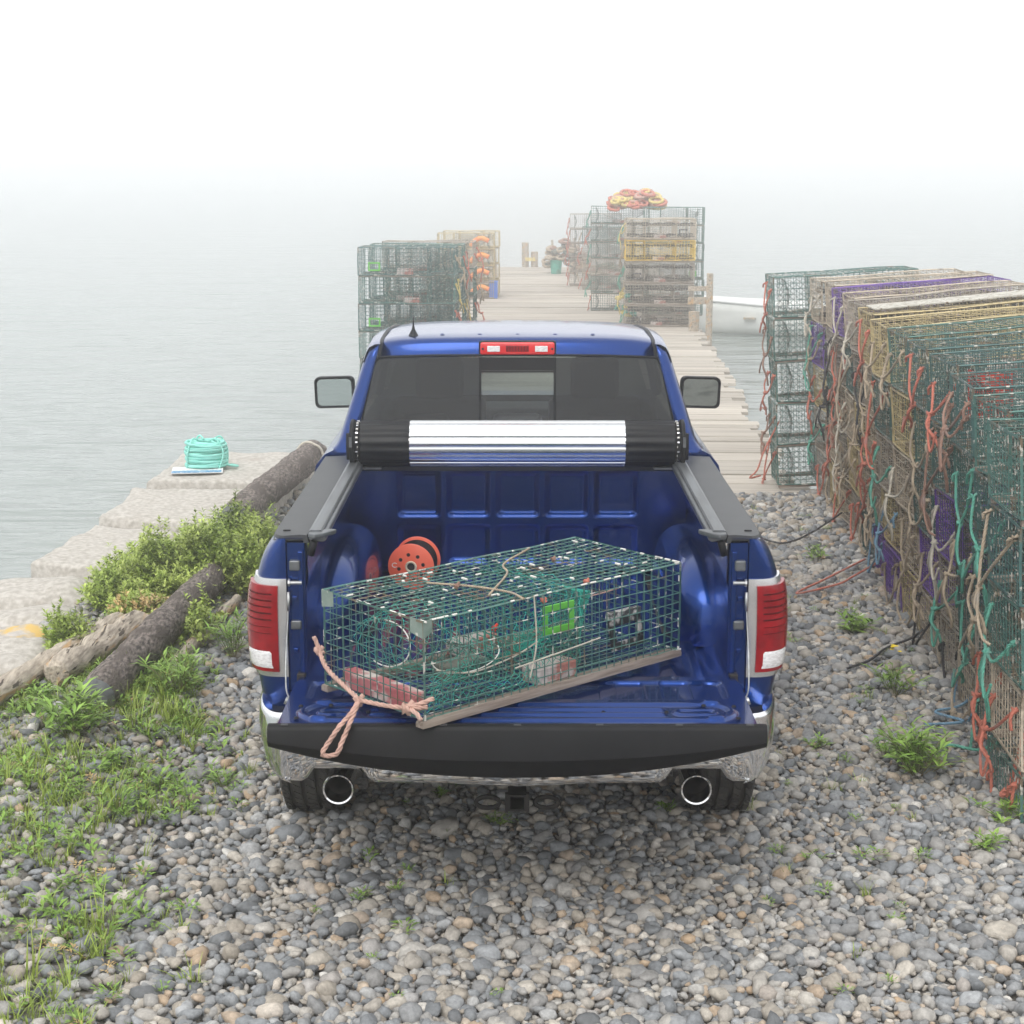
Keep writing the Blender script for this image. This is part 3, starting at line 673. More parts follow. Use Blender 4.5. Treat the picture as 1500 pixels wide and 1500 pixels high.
def netpatch(mb, f, nu, nv, r=.0013, jit=.004, seed=0):
    rd = random.Random(seed); G = [[Vector(f(i / nu, j / nv)) + Vector((rd.uniform(-jit, jit), rd.uniform(-jit, jit), rd.uniform(-jit, jit))) for j in range(nv + 1)] for i in range(nu + 1)]
    for i in range(nu):
        for j in range(nv):
            if (i + j) % 2 == 0: mb.tube([G[i][j], G[i + 1][j + 1]], r, 3, cap=False)
            else: mb.tube([G[i + 1][j], G[i][j + 1]], r, 3, cap=False)
def funnel(xa, xb, W, H, z0, ta=.16):
    """net funnel from a full rectangle at xa to a small mouth at xb"""
    def f(u, v):
        a = v * 2 * math.pi; c, s = math.cos(a), math.sin(a); q = max(abs(c), abs(s)); k = lerp(1, ta, u ** .8)
        return (lerp(xa, xb, u), c / q * W / 2 * .96 * k, z0 + H / 2 + s / q * H / 2 * .96 * k + .04 * u)
    return f
CAGES = [cage(i, p=.048, r=.0025, skip=2, rx=.8, amp=.012, er=2.7) for i in range(4)]
CM = {}
def cage_mesh(i, m):
    if (i, m) not in CM:
        if (i, 0) not in CM: CM[(i, 0)] = CAGES[i].mesh('wire_cage', M[m]); CM[(i, m)] = CM[(i, 0)]
        else: q = CM[(i, 0)].copy(); q.materials.clear(); q.materials.append(M[m]); CM[(i, m)] = q
    return CM[(i, m)]
NETS = []
for i in range(3):
    mb = MB(); netpatch(mb, funnel(.18, .5, TW, TH, .025), 10, 44, seed=i); netpatch(mb, lambda u, v: (lerp(-.28, .2, u), lerp(-TW / 2, TW / 2, v), .05 + .22 * abs(2 * v - 1) + .06 * math.sin(u * 3 + i)), 18, 22, seed=i + 5)
    NETS.append(mb)
NM = {}
SHADE_NET = MB(); netpatch(SHADE_NET, lambda u, v: (lerp(-.58, .58, u), lerp(-TW / 2 + .02, TW / 2 - .02, v), TH - .07 + .02 * math.sin(u * 17) * math.sin(v * 7)), 30, 14, r=.0038, jit=.012, seed=21)  # added dark mesh layers imitating the shaded inside of a cage
netpatch(SHADE_NET, lambda u, v: (lerp(-.58, .58, u), lerp(-TW / 2 + .02, TW / 2 - .02, v), .07 + .03 * math.sin(u * 11 + 1) * math.sin(v * 5)), 30, 14, r=.0038, jit=.012, seed=22)
def net_mesh(i, m):
    if m == 'net_shade':
        if m not in NM: NM[m] = SHADE_NET.mesh('netting', M[m])
        return NM[m]
    if (i, m) not in NM: NM[(i, m)] = NETS[i].mesh('netting', M[m])
    return NM[(i, m)]
mb = MB(); mb.box((-.6, -.014, 0), (.6, .014, .026)); RUN = mb.mesh('runner', M['wood'])
mb = MB(); mb.box((-.1, -.045, 0), (.1, .045, .055)); mb.box((-.098, -.046, .02), (.098, -.044, .03)); BRICK = mb.mesh('brick', M['brick'])
def ventm(m):
    mb = MB()
    for a, b_ in (((-.075, -.055), (.075, -.035)), ((-.075, .035), (.075, .055)), ((-.075, -.035), (-.055, .035)), ((.055, -.035), (.075, .035))):
        mb.box((a[0], -.004, a[1]), (b_[0], .004, b_[1]))
    return mb.mesh('escape_vent', M[m])
VG, VB = ventm('vent_green'), ventm('vent_black')
# end panel: dense netting of the trap head seen through the end wires
mb = MB(); netpatch(mb, lambda u, v: (-.5 + .06 * math.sin(u * 3.1) * math.sin(v * 3.1), lerp(-TW / 2, TW / 2, u), lerp(.03, TH, v)), 20, 13, r=.0014, seed=3)
HEADN = mb
HM = {}
mb = MB(); netpatch(mb, lambda u, v: (lerp(-.58, .58, u), -TW / 2 + .02 + .02 * math.sin(u * 9), lerp(.04, TH, v)), 40, 12, r=.002, seed=8)
FRN = mb; FM = {}
def front_mesh(m):
    if m not in FM: FM[m] = FRN.mesh('netting', M[m])
    return FM[m]
def head_mesh(m):
    if m not in HM: HM[m] = HEADN.mesh('trap_head', M[m])
    return HM[m]
BR = {}
def bridle_mesh(v, m, side=-1):
    if (v, m, side) in BR: return BR[(v, m, side)]
    rd = random.Random(v * 13 + 5); mb = MB(); r = .0078; s = side; X = s * TL / 2
    ya, yb = -TW / 2 * rd.uniform(.6, .95), TW / 2 * rd.uniform(.5, .95); za, zb = rd.uniform(.2, .33), rd.uniform(.2, .33)
    K = Vector((X + s * rd.uniform(.05, .1), rd.uniform(-.12, .12), rd.uniform(.02, .14)))
    A = Vector((X + s * .012, ya, za)); B = Vector((X + s * .012, yb, zb))
    for P in (A, B):
        mid = P.lerp(K, .5) + Vector((s * rd.uniform(.0, .03), rd.uniform(-.03, .03), rd.uniform(-.07, .0))); rope(mb, [P, mid, K], r)
        knot(mb, P, r, 2.2, v); 
        q = P + Vector((s * .02, rd.uniform(-.05, .05), -rd.uniform(.03, .09))); rope(mb, [P, P.lerp(q, .5) + Vector((s * .01, 0, .01)), q], r)
    knot(mb, K, r, 2.8, v + 9)
    Ld = rd.uniform(.14, .4); sw = rd.uniform(-.14, .14); o = rd.uniform(.012, .04); wb = rd.uniform(-.025, .025)
    tp = [K + Vector((s * .02 * math.sin(t * 5), sw * t + wb * math.sin(t * 3.5), -Ld * t)) for t in (0, .35, .7, 1)]
    loop = [tp[0], tp[1] + Vector((0, o, 0)), tp[2] + Vector((0, o, 0)), tp[3] + Vector((s * .01, 0, 0)), tp[2] + Vector((s * .008, -o, 0)), tp[1] + Vector((s * .008, -o, 0)), tp[0]]
    rope(mb, loop, r)
    w2 = rd.choice([-1, 1]) * rd.uniform(.12, .3); rope(mb, [K, K + Vector((s * .03, w2 * .4, -.1)), K + Vector((s * .035, w2 * .8, -.17)), K + Vector((s * .015, w2, rd.uniform(-.2, -.02)))], r * .9)
    if v % 2: knot(mb, tp[2] + Vector((s * .01, 0, 0)), r, 2.6, v + 3)
    BR[(v, m, side)] = mb.mesh('rope_bridle', M[m], True); return BR[(v, m, side)]
LAST = []
def trap(loc, rot, wirem, label, group, netm='net_dull', ropem_=None, side=-1, v=0, brick=True, vent=None, rope_v=None, sc=1, front=False, net=True):
    rd = random.Random(v * 7 + 1); root = empty('lobster_trap', loc); LAST[:] = [root]; root.rotation_euler = rot; root.scale = (sc, sc, sc)
    tag(root, label, 'lobster trap', group)
    link('wire_cage', cage_mesh(v % 4, wirem), root)
    if net: link('netting', net_mesh(v % 3, netm), root)
    if front: link('netting', front_mesh(netm), root)
    link('trap_head', head_mesh(netm), root, rot=(0, 0, 0 if side < 0 else math.pi))
    for y_ in (-TW / 2 + .02, TW / 2 - .02): link('runner', RUN, root, (0, y_, 0))
    if brick:
        link('brick', BRICK, root, (rd.uniform(-.1, .1), -TW / 2 + .07, .03)); link('brick', BRICK, root, (rd.uniform(-.1, .1), TW / 2 - .07, .03))
    if vent: link('escape_vent', VG if vent == 'g' else VB, root, (rd.choice([-.4, .38]), -TW / 2 - .006, .13))
    if ropem_: link('rope_bridle', bridle_mesh(rope_v if rope_v is not None else v % 9, ropem_, side), root)
    return root
CN = {'w_green': 'green', 'w_teal': 'dark teal', 'w_beige': 'beige', 'w_grey': 'grey brown', 'w_yellow': 'yellow', 'w_purple': 'purple', 'w_black': 'black', 'w_bright': 'bright yellow'}
RN = {'r_coral': 'coral', 'r_tan': 'tan', 'r_teal': 'seafoam', 'r_black': 'charcoal', 'r_blue': 'pale blue', 'r_white': 'white', 'r_brown': 'brown', 'r_yellow': 'yellow', 'r_pink': 'pink'}
TIER = ['resting on the pebbles', 'second from the ground', 'third from the ground', 'fourth from the ground', 'topmost']
ORD = ['first', 'second', 'third', 'fourth', 'fifth', 'sixth', 'seventh', 'eighth', 'ninth', 'tenth', 'eleventh', 'twelfth', 'thirteenth', 'last']
# right-hand wall: columns from the dock towards the camera; (y, x of the base corner, dz, tilt, wire colours bottom to top, rope colours bottom to top)
G_, T_, B_, Y_, P_, S_, K_ = 'w_green', 'w_teal', 'w_beige', 'w_yellow', 'w_purple', 'w_grey', 'w_black'
c_, t_, m_, k_, b_, w_, n_ = 'r_coral', 'r_tan', 'r_teal', 'r_black', 'r_blue', 'r_white', 'r_brown'
WALL = [
 (8.22, 2.27, 0, 3.6, (G_, G_, G_, G_, G_), (c_, n_, c_, n_, c_)),
 (7.62, 2.58, 0, 3.9, (S_, S_, Y_, P_, B_), (c_, m_, None, m_, w_)),
 (7.04, 2.58, .01, 4.2, (Y_, B_, G_, S_, B_), (t_, c_, k_, k_, None)),
 (6.46, 2.56, .0, 4.6, (B_, S_, B_, S_, P_), (c_, t_, c_, c_, w_)),
 (5.88, 2.53, .0, 5.0, (S_, Y_, B_, T_, B_), (c_, t_, w_, t_, None)),
 (5.30, 2.50, .0, 5.2, (T_, B_, Y_, S_, S_), (t_, c_, t_, k_, w_)),
 (4.72, 2.46, .0, 5.6, (P_, S_, B_, B_, Y_), (b_, t_, c_, t_, c_)),
 (4.14, 2.42, -.02, 5.6, (P_, Y_, S_, T_, Y_), (t_, b_, m_, c_, t_)),
 (3.56, 2.40, -.03, 5.4, (Y_, B_, B_, Y_, G_), (t_, t_, w_, None, t_)),
 (2.98, 2.38, -.05, 5.0, (B_, P_, T_, G_, T_), (k_, t_, t_, t_, c_)),
 (2.40, 2.35, -.06, 4.6, (S_, S_, P_, T_, T_), (k_, m_, w_, n_, c_)),
 (1.82, 2.31, -.09, 4.4, (B_, T_, K_, G_, T_), (b_, m_, t_, m_, n_)),
 (1.24, 2.25, -.12, 4.0, (T_, S_, T_, T_, G_), (m_, c_, t_, m_, None)),
 (0.66, 2.16, -.16, 4.0, (G_, B_, G_, T_, G_), (c_, c_, m_, t_, None)),
]
for ci, (yy, xx, dz, tl, wc, rc) in enumerate(WALL):
    a = R(tl); u = Vector((math.cos(a), 0, math.sin(a))); nrm = Vector((-math.sin(a), 0, math.cos(a))); rz = R(-1 + 2.2 * math.sin(ci * 2.7))
    for k in range(5):
        p = Vector((xx, yy, gz(xx, yy) + dz + (.0 if ci else .02))) + u * (TL / 2) + Vector((0, TW / 2, 0)) + nrm * (k * .361) + Vector((random.uniform(-.012, .012), random.uniform(-.008, .008), 0))
        nm = 'net_dull' if wc[k] in (G_, T_) and ci < 7 else 'net_shade'  # dark-coloured net paints in the interior shade behind the wires
        where = 'of the right wall stack on the dock edge' if ci == 0 else ('of the right wall stack nearest the camera' if ci == 13 else 'of the %s right wall stack from the dock' % ORD[ci])
        lab = '%s trap%s, %s %s' % (CN[wc[k]], ', %s rope' % RN[rc[k]] if rc[k] else '', ['lowest', 'second up', 'third up', 'fourth up', 'topmost'][k], where)
        trap(p, (0, -a, rz + R(random.uniform(-.7, .7))), wc[k], lab, 'lobster traps in the wall along the right', nm, rc[k], -1, ci * 5 + k * 2, rope_v=(ci * 3 + k * 5) % 9, front=(ci == 0 or (ci < 7 and random.random() < .35)), net=(ci < 7))
        if ci and random.random() < .25: link('rope_bridle', bridle_mesh(random.randrange(9), random.choice([t_, t_, w_, n_, c_]), -1), LAST[0])
# a pale sheet standing in for a whitish mesh trap top and red plastic crates inside the near ones
def side_thing(name, mk, loc, rot, m, label, cat, **k):
    o = mk.build(name, m, **k); o.location = loc; o.rotation_euler = rot; return tag(o, label, cat)
M['bleached'] = mat('bleached_trap_top', (.4, .38, .33), (.58, .56, .5), rough=.9, scale=18, wear=(.2, .15, .1), wpos=.6, wscale=40)
mb = MB(); mb.box((0, 0, 0), (1.1, .3, .008)); side_thing('board', mb, (2.3, 4.84, 1.83), (0, R(-5.6), 0), 'bleached', 'pale sheet standing in for a whitish mesh trap top', 'board')
mb = MB()
for k in range(6):
    mb.box((0, -.12, k * .045), (.006, .12, k * .045 + .03))
for k in range(4): mb.box((-.002, -.12 + k * .075, 0), (.008, -.1 + k * .075, .26))
side_thing('red_grid', mb, (2.5, 2.8, 1.42), (0, R(-5), R(60)), 'buoy_red', 'red plastic grid inside a near green trap of the wall', 'plastic grid')
# ropes lying loose by the wall
def loose(pts, m, label, r=.008):
    mb = MB(); rope(mb, pts, r); o = mb.build('loose_rope', m, smooth=True); return tag(o, label, 'rope')
loose([(2.5, 5.2, .1), (2.25, 4.9, .06), (2.1, 4.7, .05), (1.8, 4.5, .04), (2.05, 4.85, .05), (2.4, 5.3, .08)], 'r_coral', 'coral rope end lying on the pebbles by the middle of the trap wall')
loose([(2.45, 3.6, .1), (2.3, 3.4, .06), (2.1, 3.2, .05), (1.95, 2.95, .05), (1.8, 2.8, .05)], 'r_black', 'charcoal rope end trailing over the pebbles beside the yellow flowered weed')
loose([(2.5, 6.7, .12), (2.2, 6.3, .05), (1.95, 5.95, .05), (1.8, 6.1, .05)], 'r_black', 'charcoal rope end trailing from the far part of the trap wall')
loose([(2.4, 2.3, .1), (2.25, 2.15, .05), (2.1, 2.05, .05), (2.2, 1.9, .05), (2.0, 1.85, .05)], 'r_blue', 'pale blue rope frayed on the pebbles above the largest weed')
loose([(2.35, 1.7, .12), (2.2, 1.5, .05), (2.05, 1.55, .05), (1.95, 1.45, .06)], 'r_teal', 'seafoam rope end dropping into the largest weed')
loose([(2.25, 8.3, .6), (2.12, 8.25, .35), (2.05, 8.15, .2), (1.98, 8.1, .14), (2.08, 8.15, .15)], 'r_coral', 'coral rope looping over the corner of the dock stack')
loose([(2.28, .95, .5), (2.2, .85, .3), (2.14, .82, .12), (2.1, .88, .06), (2.16, .95, .1), (2.22, 1.0, .3)], 'r_coral', 'thick coral rope loop hanging at the lower right edge', .011)

# dock stacks on the left
def dstack(x, y, rz, cols, group, lab, ropes=None, side=1, netm='net_dull', vent=None, dzt=.36, z=.0, vseed=0, rows=1, sc=1):
    for k, wcol in enumerate(cols):
        p = (x + random.uniform(-.01, .01), y + random.uniform(-.01, .01), z + k * dzt)
        tier = 'topmost' if k == len(cols) - 1 else ('on the planks' if k == 0 else ORD[k] + ' from the planks')
        trap(p, (0, 0, rz + R(random.uniform(-.8, .8))), wcol, '%s trap, %s %s' % (CN[wcol], tier, lab), group, netm, ropes[k % len(ropes)] if ropes else None, side, vseed + k * 3, vent=vent if k % 2 == 0 else None, sc=sc)
LG = 'lobster traps stacked on the left of the dock'
dstack(-1.38, 15.5, R(-3), (G_, G_, T_, G_, T_), LG, 'of the front left stack', (c_, t_, c_, 'r_yellow', t_), vent='g', vseed=2, dzt=.348)
dstack(-1.3, 16.15, R(-3), (T_, G_, G_, T_, G_), LG, 'of the middle left stack', (c_, c_, 'r_yellow', t_), vseed=3, dzt=.35)
dstack(-1.18, 16.85, R(-3), (T_, G_, T_, G_, S_), LG, 'of the rear left stack', (c_, t_), vseed=1, dzt=.352)
YG = 'yellow traps on the left of the dock'
for k in range(4):
    t = trap((-1.1, 30.5, .0 + k * .34), (0, 0, R(-2)), 'w_grey' if k == 0 else 'w_yellow', '%s trap with orange float inside, %s of the far left stack' % ('grey' if k == 0 else 'yellow', 'lowest' if k == 0 else ['', 'second', 'third', 'topmost'][k]), YG, 'net_dull', None, 1, k, brick=False)
    mb = MB(); mb.tube(spline([(.1, -.29, .1), (.2, -.3, .2), (.34, -.3, .26), (.5, -.3, .2)], 5), .05, 8); mb.build('float', 'buoy_or', t, smooth=True)
dstack(-1.0, 31.2, R(-2), (Y_, Y_, Y_, Y_), YG, 'of the stack behind the far yellow traps', vseed=4, dzt=.345)
mb = MB(); mb.box((-.09, -.1, 0), (.09, .1, .34)); mb.box((-.1, -.11, .34), (.1, .11, .37)); side_thing('blue_bin', mb, (-.52, 30.35, 0), (0, 0, 0), 'bluebox', 'small blue bin beside the yellow traps', 'bin', bevel=.01)
# dock stacks on the right
RG = 'lobster traps stacked on the right of the dock'
dstack(2.5, 23.9, R(-2), (S_, S_, S_, 'w_bright', B_), RG, 'of the front right dock stack', (m_, 'r_yellow', m_, t_, 'r_yellow'), side=-1, vseed=1, dzt=.378, vent='b', netm='net_shade')
dstack(2.52, 24.6, R(-2), (S_, B_, S_, 'w_bright', B_), RG, 'of the second right dock stack', (m_, t_), side=-1, vseed=2, dzt=.37, netm='net_shade')
dstack(2.95, 26.2, R(-2), (G_, G_, G_, G_, G_, G_), RG, 'of the tall green dock stack', vseed=3, dzt=.335, sc=.93, vent='g')
dstack(2.0, 27.2, R(-2), (T_, G_, S_, G_, G_, G_), RG, 'of the green stack under the rope pile', (c_, m_), side=-1, vseed=2, dzt=.335, sc=.93)
dstack(2.1, 33.2, R(-2), (S_, B_, S_, T_), RG, 'of the far grey stack', (c_, t_), side=-1, vseed=1, dzt=.35)
dstack(1.85, 34.4, R(-2), (S_, S_, S_, S_, S_), RG, 'of the farthest grey stack', (c_,), side=-1, vseed=3, dzt=.33)
def pile(c, r_, h, n_, mats, label, name, cat, rr=.02, seed=0):
    root = empty(name, c); tag(root, label, cat); rd = random.Random(seed)
    for mi, m in enumerate(mats):
        mb = MB()
        for k in range(n_):
            cc = Vector((rd.uniform(-.5, .5) * r_, rd.uniform(-.5, .5) * r_ * .6, 0)); cc.z = h * (1 - (cc.length / (r_ * .75)) ** 2) * rd.uniform(.3, 1) + rr; ra = rd.uniform(.05, .14) * r_; t1 = rd.uniform(-.5, .5)
            mb.tube([cc + Vector((math.cos(q) * ra, math.sin(q) * ra, math.sin(q + t1) * ra * .4)) for q in [j * .7 for j in range(9)]], rr, 5, closed=True)
        mb.build('rope_coil', m, root, smooth=True)
    return root
pile((2.3, 27.1, 1.88), .95, .42, 34, ('r_coral', 'r_yellow', 'r_pink'), 'heap of coral and yellow rope on top of the green dock stack', 'rope_pile', 'rope pile', .03, 1)
pile((1.7, 37.4, .0), .75, .5, 16, ('r_tan', 'r_brown'), 'coiled tan rope lying on the dock in front of the far grey traps', 'rope_pile', 'rope pile', .025, 2)
pile((1.25, 39.2, .0), 1.0, .85, 16, ('r_tan', 'net_dull', 'r_brown'), 'brownish heap of netting and buckets at the far right of the dock', 'net_pile', 'net pile', .04, 3)
pile((2.15, 35.2, .0), .7, .45, 14, ('net', 'r_teal'), 'teal net heap at the foot of the right dock traps', 'net_pile', 'net pile', .04, 4)
pile((1.9, 24.0, .0), .35, .6, 10, ('net', 'r_yellow'), 'green netting slumped against the front right dock stack', 'net_pile', 'net pile', .02, 5)
for x_, y_, m, l in ((1.02, 39.0, 'net', 'dull green bucket left of the far net heap'), (2.02, 34.9, 'cardw', 'small white float fallen over by the teal net')):
    mb = MB(); mb.lathe([(.0, 0), (.13, 0), (.16, .34), (.17, .35), (.15, .35), (.12, .04), (0, .04)], n=16); o = mb.build('bucket', m, smooth=True, autos=40); o.location = (x_, y_, 0); tag(o, l, 'bucket')

# skiff
bt = empty('skiff', (6.2, 33.0, -1.0), R(-14)); tag(bt, 'white open skiff floating beside the dock, half hidden by the trap wall', 'boat')
def hull(s_, z_):
    # s_ 0..1 along length from bow, half width
    return .85 * min(1, (s_ * 2.2)) ** .6 * (.84 + .16 * z_) * (1 - .12 * s_)
rows = []
for i in range(25):
    s_ = i / 24; xk = -2.4 + 4.8 * s_; sh = .62 + .2 * (1 - s_) ** 2; rw = []
    for j in range(-8, 9):
        q = abs(j) / 8; z_ = q ** 2.4; rw.append((xk - .25 * (1 - s_) ** 6 * z_ * 2, math.copysign(hull(s_, z_) * min(1, q * 1.7) ** .8, j) if j else 0, -.12 + (sh + .12) * z_))
    rows.append(rw)
mb = MB(); mb.grid(rows); mb.add(rows[-1], [tuple(range(17))]); o = mb.build('hull', 'whiteboat', bt, smooth=True, solid=.04)
mb = MB(); mb.tube([r_[0] for r_ in rows], .035, 6); mb.tube([r_[-1] for r_ in rows], .035, 6); mb.build('gunwale', 'cardw', bt, smooth=True)
for x_ in (-.9, .5): mb = MB(); mb.box((x_, -.75, .36), (x_ + .28, .75, .4)); mb.build('thwart', 'drift', bt)
mb = MB(); mb.box((-1.75, -.3, .36), (-1.35, .25, .62)); mb.build('crate', 'black', bt, bevel=.04)
mb = MB(); mb.box((2.35, -.18, .3), (2.6, .18, 1.0)); mb.build('outboard_motor', 'black', bt, bevel=.06)

# seafoam twine coil on a card, on the seawall
coil = tag(empty('twine_coil', (-2.63, 8.0, .25)), 'big round coil of seafoam green twine on the seawall', 'twine coil')
mb = MB(); rd = random.Random(2)
for lay in range(9):
    zc = .018 + lay * .023
    for ring_ in range(6):
        r0 = .075 + ring_ * .019 + rd.uniform(-.003, .003); a1, a2 = rd.uniform(0, 6), rd.uniform(-.01, .01)
        mb.tube([(math.cos(a) * r0, math.sin(a) * r0, zc + .012 * math.sin(a + a1) + rd.uniform(-.002, .002)) for a in [k * math.pi / 14 for k in range(28)]], .0125, 5, closed=True)
mb.build('windings', 'seafoam_coil', coil, smooth=True)
mb = MB()
for k in range(4):
    a0 = k * 1.7 + .3; mb.tube(spline([(math.cos(a0) * .06, math.sin(a0) * .06, .23), (math.cos(a0 + .2) * .13, math.sin(a0 + .2) * .13, .25), (math.cos(a0 + .3) * .195, math.sin(a0 + .3) * .195, .14), (math.cos(a0 + .1) * .18, math.sin(a0 + .1) * .18, .0)], 6), .008, 5)
mb.tube(spline([(.17, -.02, .03), (.2, -.02, .02), (.26, .02, .005), (.2, .06, .01)], 6), .012, 5)
mb.build('loose_strand', 'seafoam_coil', coil, smooth=True)
card = tag(empty('card', (-2.66, 7.80, .252), R(8)), 'white and blue printed card under the seafoam coil', 'card')
mb = MB(); mb.box((-.22, -.13, 0), (.2, .17, .006)); mb.build('sheet', 'cardw', card); mb = MB(); mb.box((-.218, -.128, .007), (.19, -.03, .009)); mb.build('blue_band', 'cardb', card)

# ================================================================ PICKUP TRUCK (tailgate foot at the origin, nose towards +Y)
TR = tag(empty('pickup_truck', (0, 0, 0)), 'metallic blue pickup truck with its tailgate down, seen from behind', 'pickup truck')
XP = [(.50, .93), (.62, .955), (.75, .968), (.85, .985), (.95, .995), (1.05, .997), (1.15, .992), (1.23, .98), (1.30, .958), (1.345, .935), (1.375, .912), (1.388, .893)]
def XS_(z): return interp(z, XP)
def rear_pt(z, u, off=0, x0=.853):
    """u 0 at the inner edge of the rear face, 1 on the side; off pushes outwards"""
    X = XS_(z); t = u * math.pi / 2
    x = x0 + (X - x0) * math.sin(t) ** .85; y = .15 * (1 - math.cos(t)) ** 1.45
    nx, ny = math.sin(t) ** 1.6, -math.cos(t) ** .8
    return (x + nx * off, y + ny * off, z)
ARC = (.98, .43, .47)
def zb(y, base=.52):
    d = abs(y - ARC[0])
    return max(base, ARC[1] + math.sqrt(ARC[2] ** 2 - d * d)) if d < ARC[2] else base
def side(s):
    mb = MB(); US = [0, .1, .2, .32, .44, .56, .68, .8, .9, 1]; YL = [.2, .3, .45, .55] + [.63 + .0783 * i for i in range(13)] + [1.68, 1.76]
    NZ = 26; G = []
    for u in US:
        G.append([(s * p[0], p[1], p[2]) for p in (rear_pt(lerp(.74, 1.388, j / NZ), u) for j in range(NZ + 1))])
    mb.grid(G); G = []
    for y in [.15] + YL:
        z0 = .74 if y < .2 else zb(y, .56); row = []
        for j in range(NZ + 1):
            z = lerp(z0, 1.388, j / NZ); d = math.hypot(y - ARC[0], z - ARC[1]); fl = .022 * math.exp(-((d - ARC[2]) / .07) ** 2)
            row.append((s * (XS_(z) + fl), y, z))
        G.append(row)
    mb.grid(G)
    # top return, arch lip
    mb.grid([[(s * .893, .0, 1.388), (s * .893, 1.76, 1.388)], [(s * .79, .0, 1.388), (s * .79, 1.76, 1.388)]])
    mb.grid([[(s * (XS_(zb(y)) + .02), y, zb(y, .56)) for y in YL], [(s * .72, y, zb(y, .56)) for y in YL]])
    mb.build('bedside', 'paint', TR, smooth=True, autos=35)
    # lower rear corner under the lamp
    mb = MB(); mb.grid([[(s * (p[0] - .004), p[1] + .004, p[2]) for p in (rear_pt(lerp(.70, .80, j / 3), u) for j in range(4))] for u in US]); mb.build('quarter_panel', 'paint', TR, smooth=True)
mirror(side)
def jamb(s):
    mb = MB(); mb.box((s * .782 if s > 0 else -.856, .012, .80), (.856 if s > 0 else -.782, .05, 1.385)); mb.build('tailgate_jamb', 'paint', TR, bevel=.006)
    mb = MB(); mb.box((min(s * .79, s * .81), -.004, .82), (max(s * .79, s * .81), .012, 1.34)); mb.build('jamb_flange', 'paint', TR, bevel=.004)
    mb = MB(); mb.box((min(s * .80, s * .84), -.014, 1.045), (max(s * .80, s * .84), .012, 1.08)); mb.build('striker_bumper', 'rail', TR, bevel=.006)
    mb = MB(); mb.box((min(s * .80, s * .84), -.02, 1.27), (max(s * .80, s * .84), .012, 1.31)); mb.build('latch_plate', 'rail', TR, bevel=.006)
    mb = MB(); mb.tube([(s * .795, -.012, 1.225), (s * .84, -.012, 1.225)], .008, 8); mb.tube([(s * .838, -.012, 1.225), (s * .845, -.012, 1.225)], .015, 8); mb.build('striker_pin', 'steel', TR, smooth=True, autos=40)
    for z in (1.15, .95): mb = MB(); mb.box((min(s * .815, s * .835), .0, z), (max(s * .815, s * .835), .012, z + .02)); mb.build('jamb_clip', 'paint', TR, bevel=.003)
    # support cable
    mb = MB(); mb.tube(spline([(s * .845, -.016, 1.17), (s * .848, -.03, 1.08), (s * .852, -.07, .96), (s * .842, -.16, .87), (s * .82, -.24, .852)], 6), .0032, 6); 
    mb.tube([(s * .845, -.016, 1.19), (s * .845, -.018, 1.15), (s * .846, -.02, 1.12)], [.006, .007, .006], 6)
    mb.build('gate_cable', 'steel', TR, smooth=True)
mirror(jamb)
# lamps
def lamp(s):
    def patch(name, m, u0, u1, z0, z1, off, nu=14, nz=12, parent=TR, base=0.0, rc=.0):
        mb = MB(); G = []
        for i in range(nu + 1):
            u = lerp(u0, u1, i / nu); row = []
            for j in range(nz + 1):
                v = j / nz; z = lerp(z0, z1, v); e = min(v, 1 - v, i / nu, 1 - i / nu) ; o = off - (.004 if (j in (0, nz) or i in (0, nu)) else 0)
                p = rear_pt(z, u, o); row.append((s * p[0], p[1], p[2]))
            G.append(row)
        mb.grid(G)
        for A in (G[0], G[-1], [r_[0] for r_ in G], [r_[-1] for r_ in G]):
            B = []
            us = [u0] * len(A) if A is G[0] else ([u1] * len(A) if A is G[-1] else [lerp(u0, u1, i / nu) for i in range(nu + 1)])
            zs = [lerp(z0, z1, j / nz) for j in range(nz + 1)] if A in (G[0], G[-1]) else [z0 if A[0] == G[0][0] else z1] * len(A)
            for u, z in zip(us, zs): p = rear_pt(z, u, base); B.append((s * p[0], p[1], p[2]))
            mb.grid([A, B])
        return mb.build(name, m, parent, smooth=True, autos=50)
    bz = patch('tail_light', 'silver', .0, .97, .862, 1.238, .012)
    ln = patch('red_lens', 'redlens', .11, .93, .885, 1.214, .026, base=.011, parent=bz)
    patch('reverse_lens', 'clear', .2, .76, .899, .968, .0285, base=.02, parent=bz, nz=6)
    for k in range(7): patch('led_bar', 'darkred', .16, .78, 1.03 + k * .0245, 1.03 + k * .0245 + (.011 if k > 1 else .004), .0275, nu=10, nz=3, base=.022, parent=bz)
    for k in range(3): patch('led_bar', 'darkred', .2, .85, .978 + k * .016, .98 + k * .016, .0272, nu=8, nz=1, base=.022, parent=bz)
mirror(lamp)
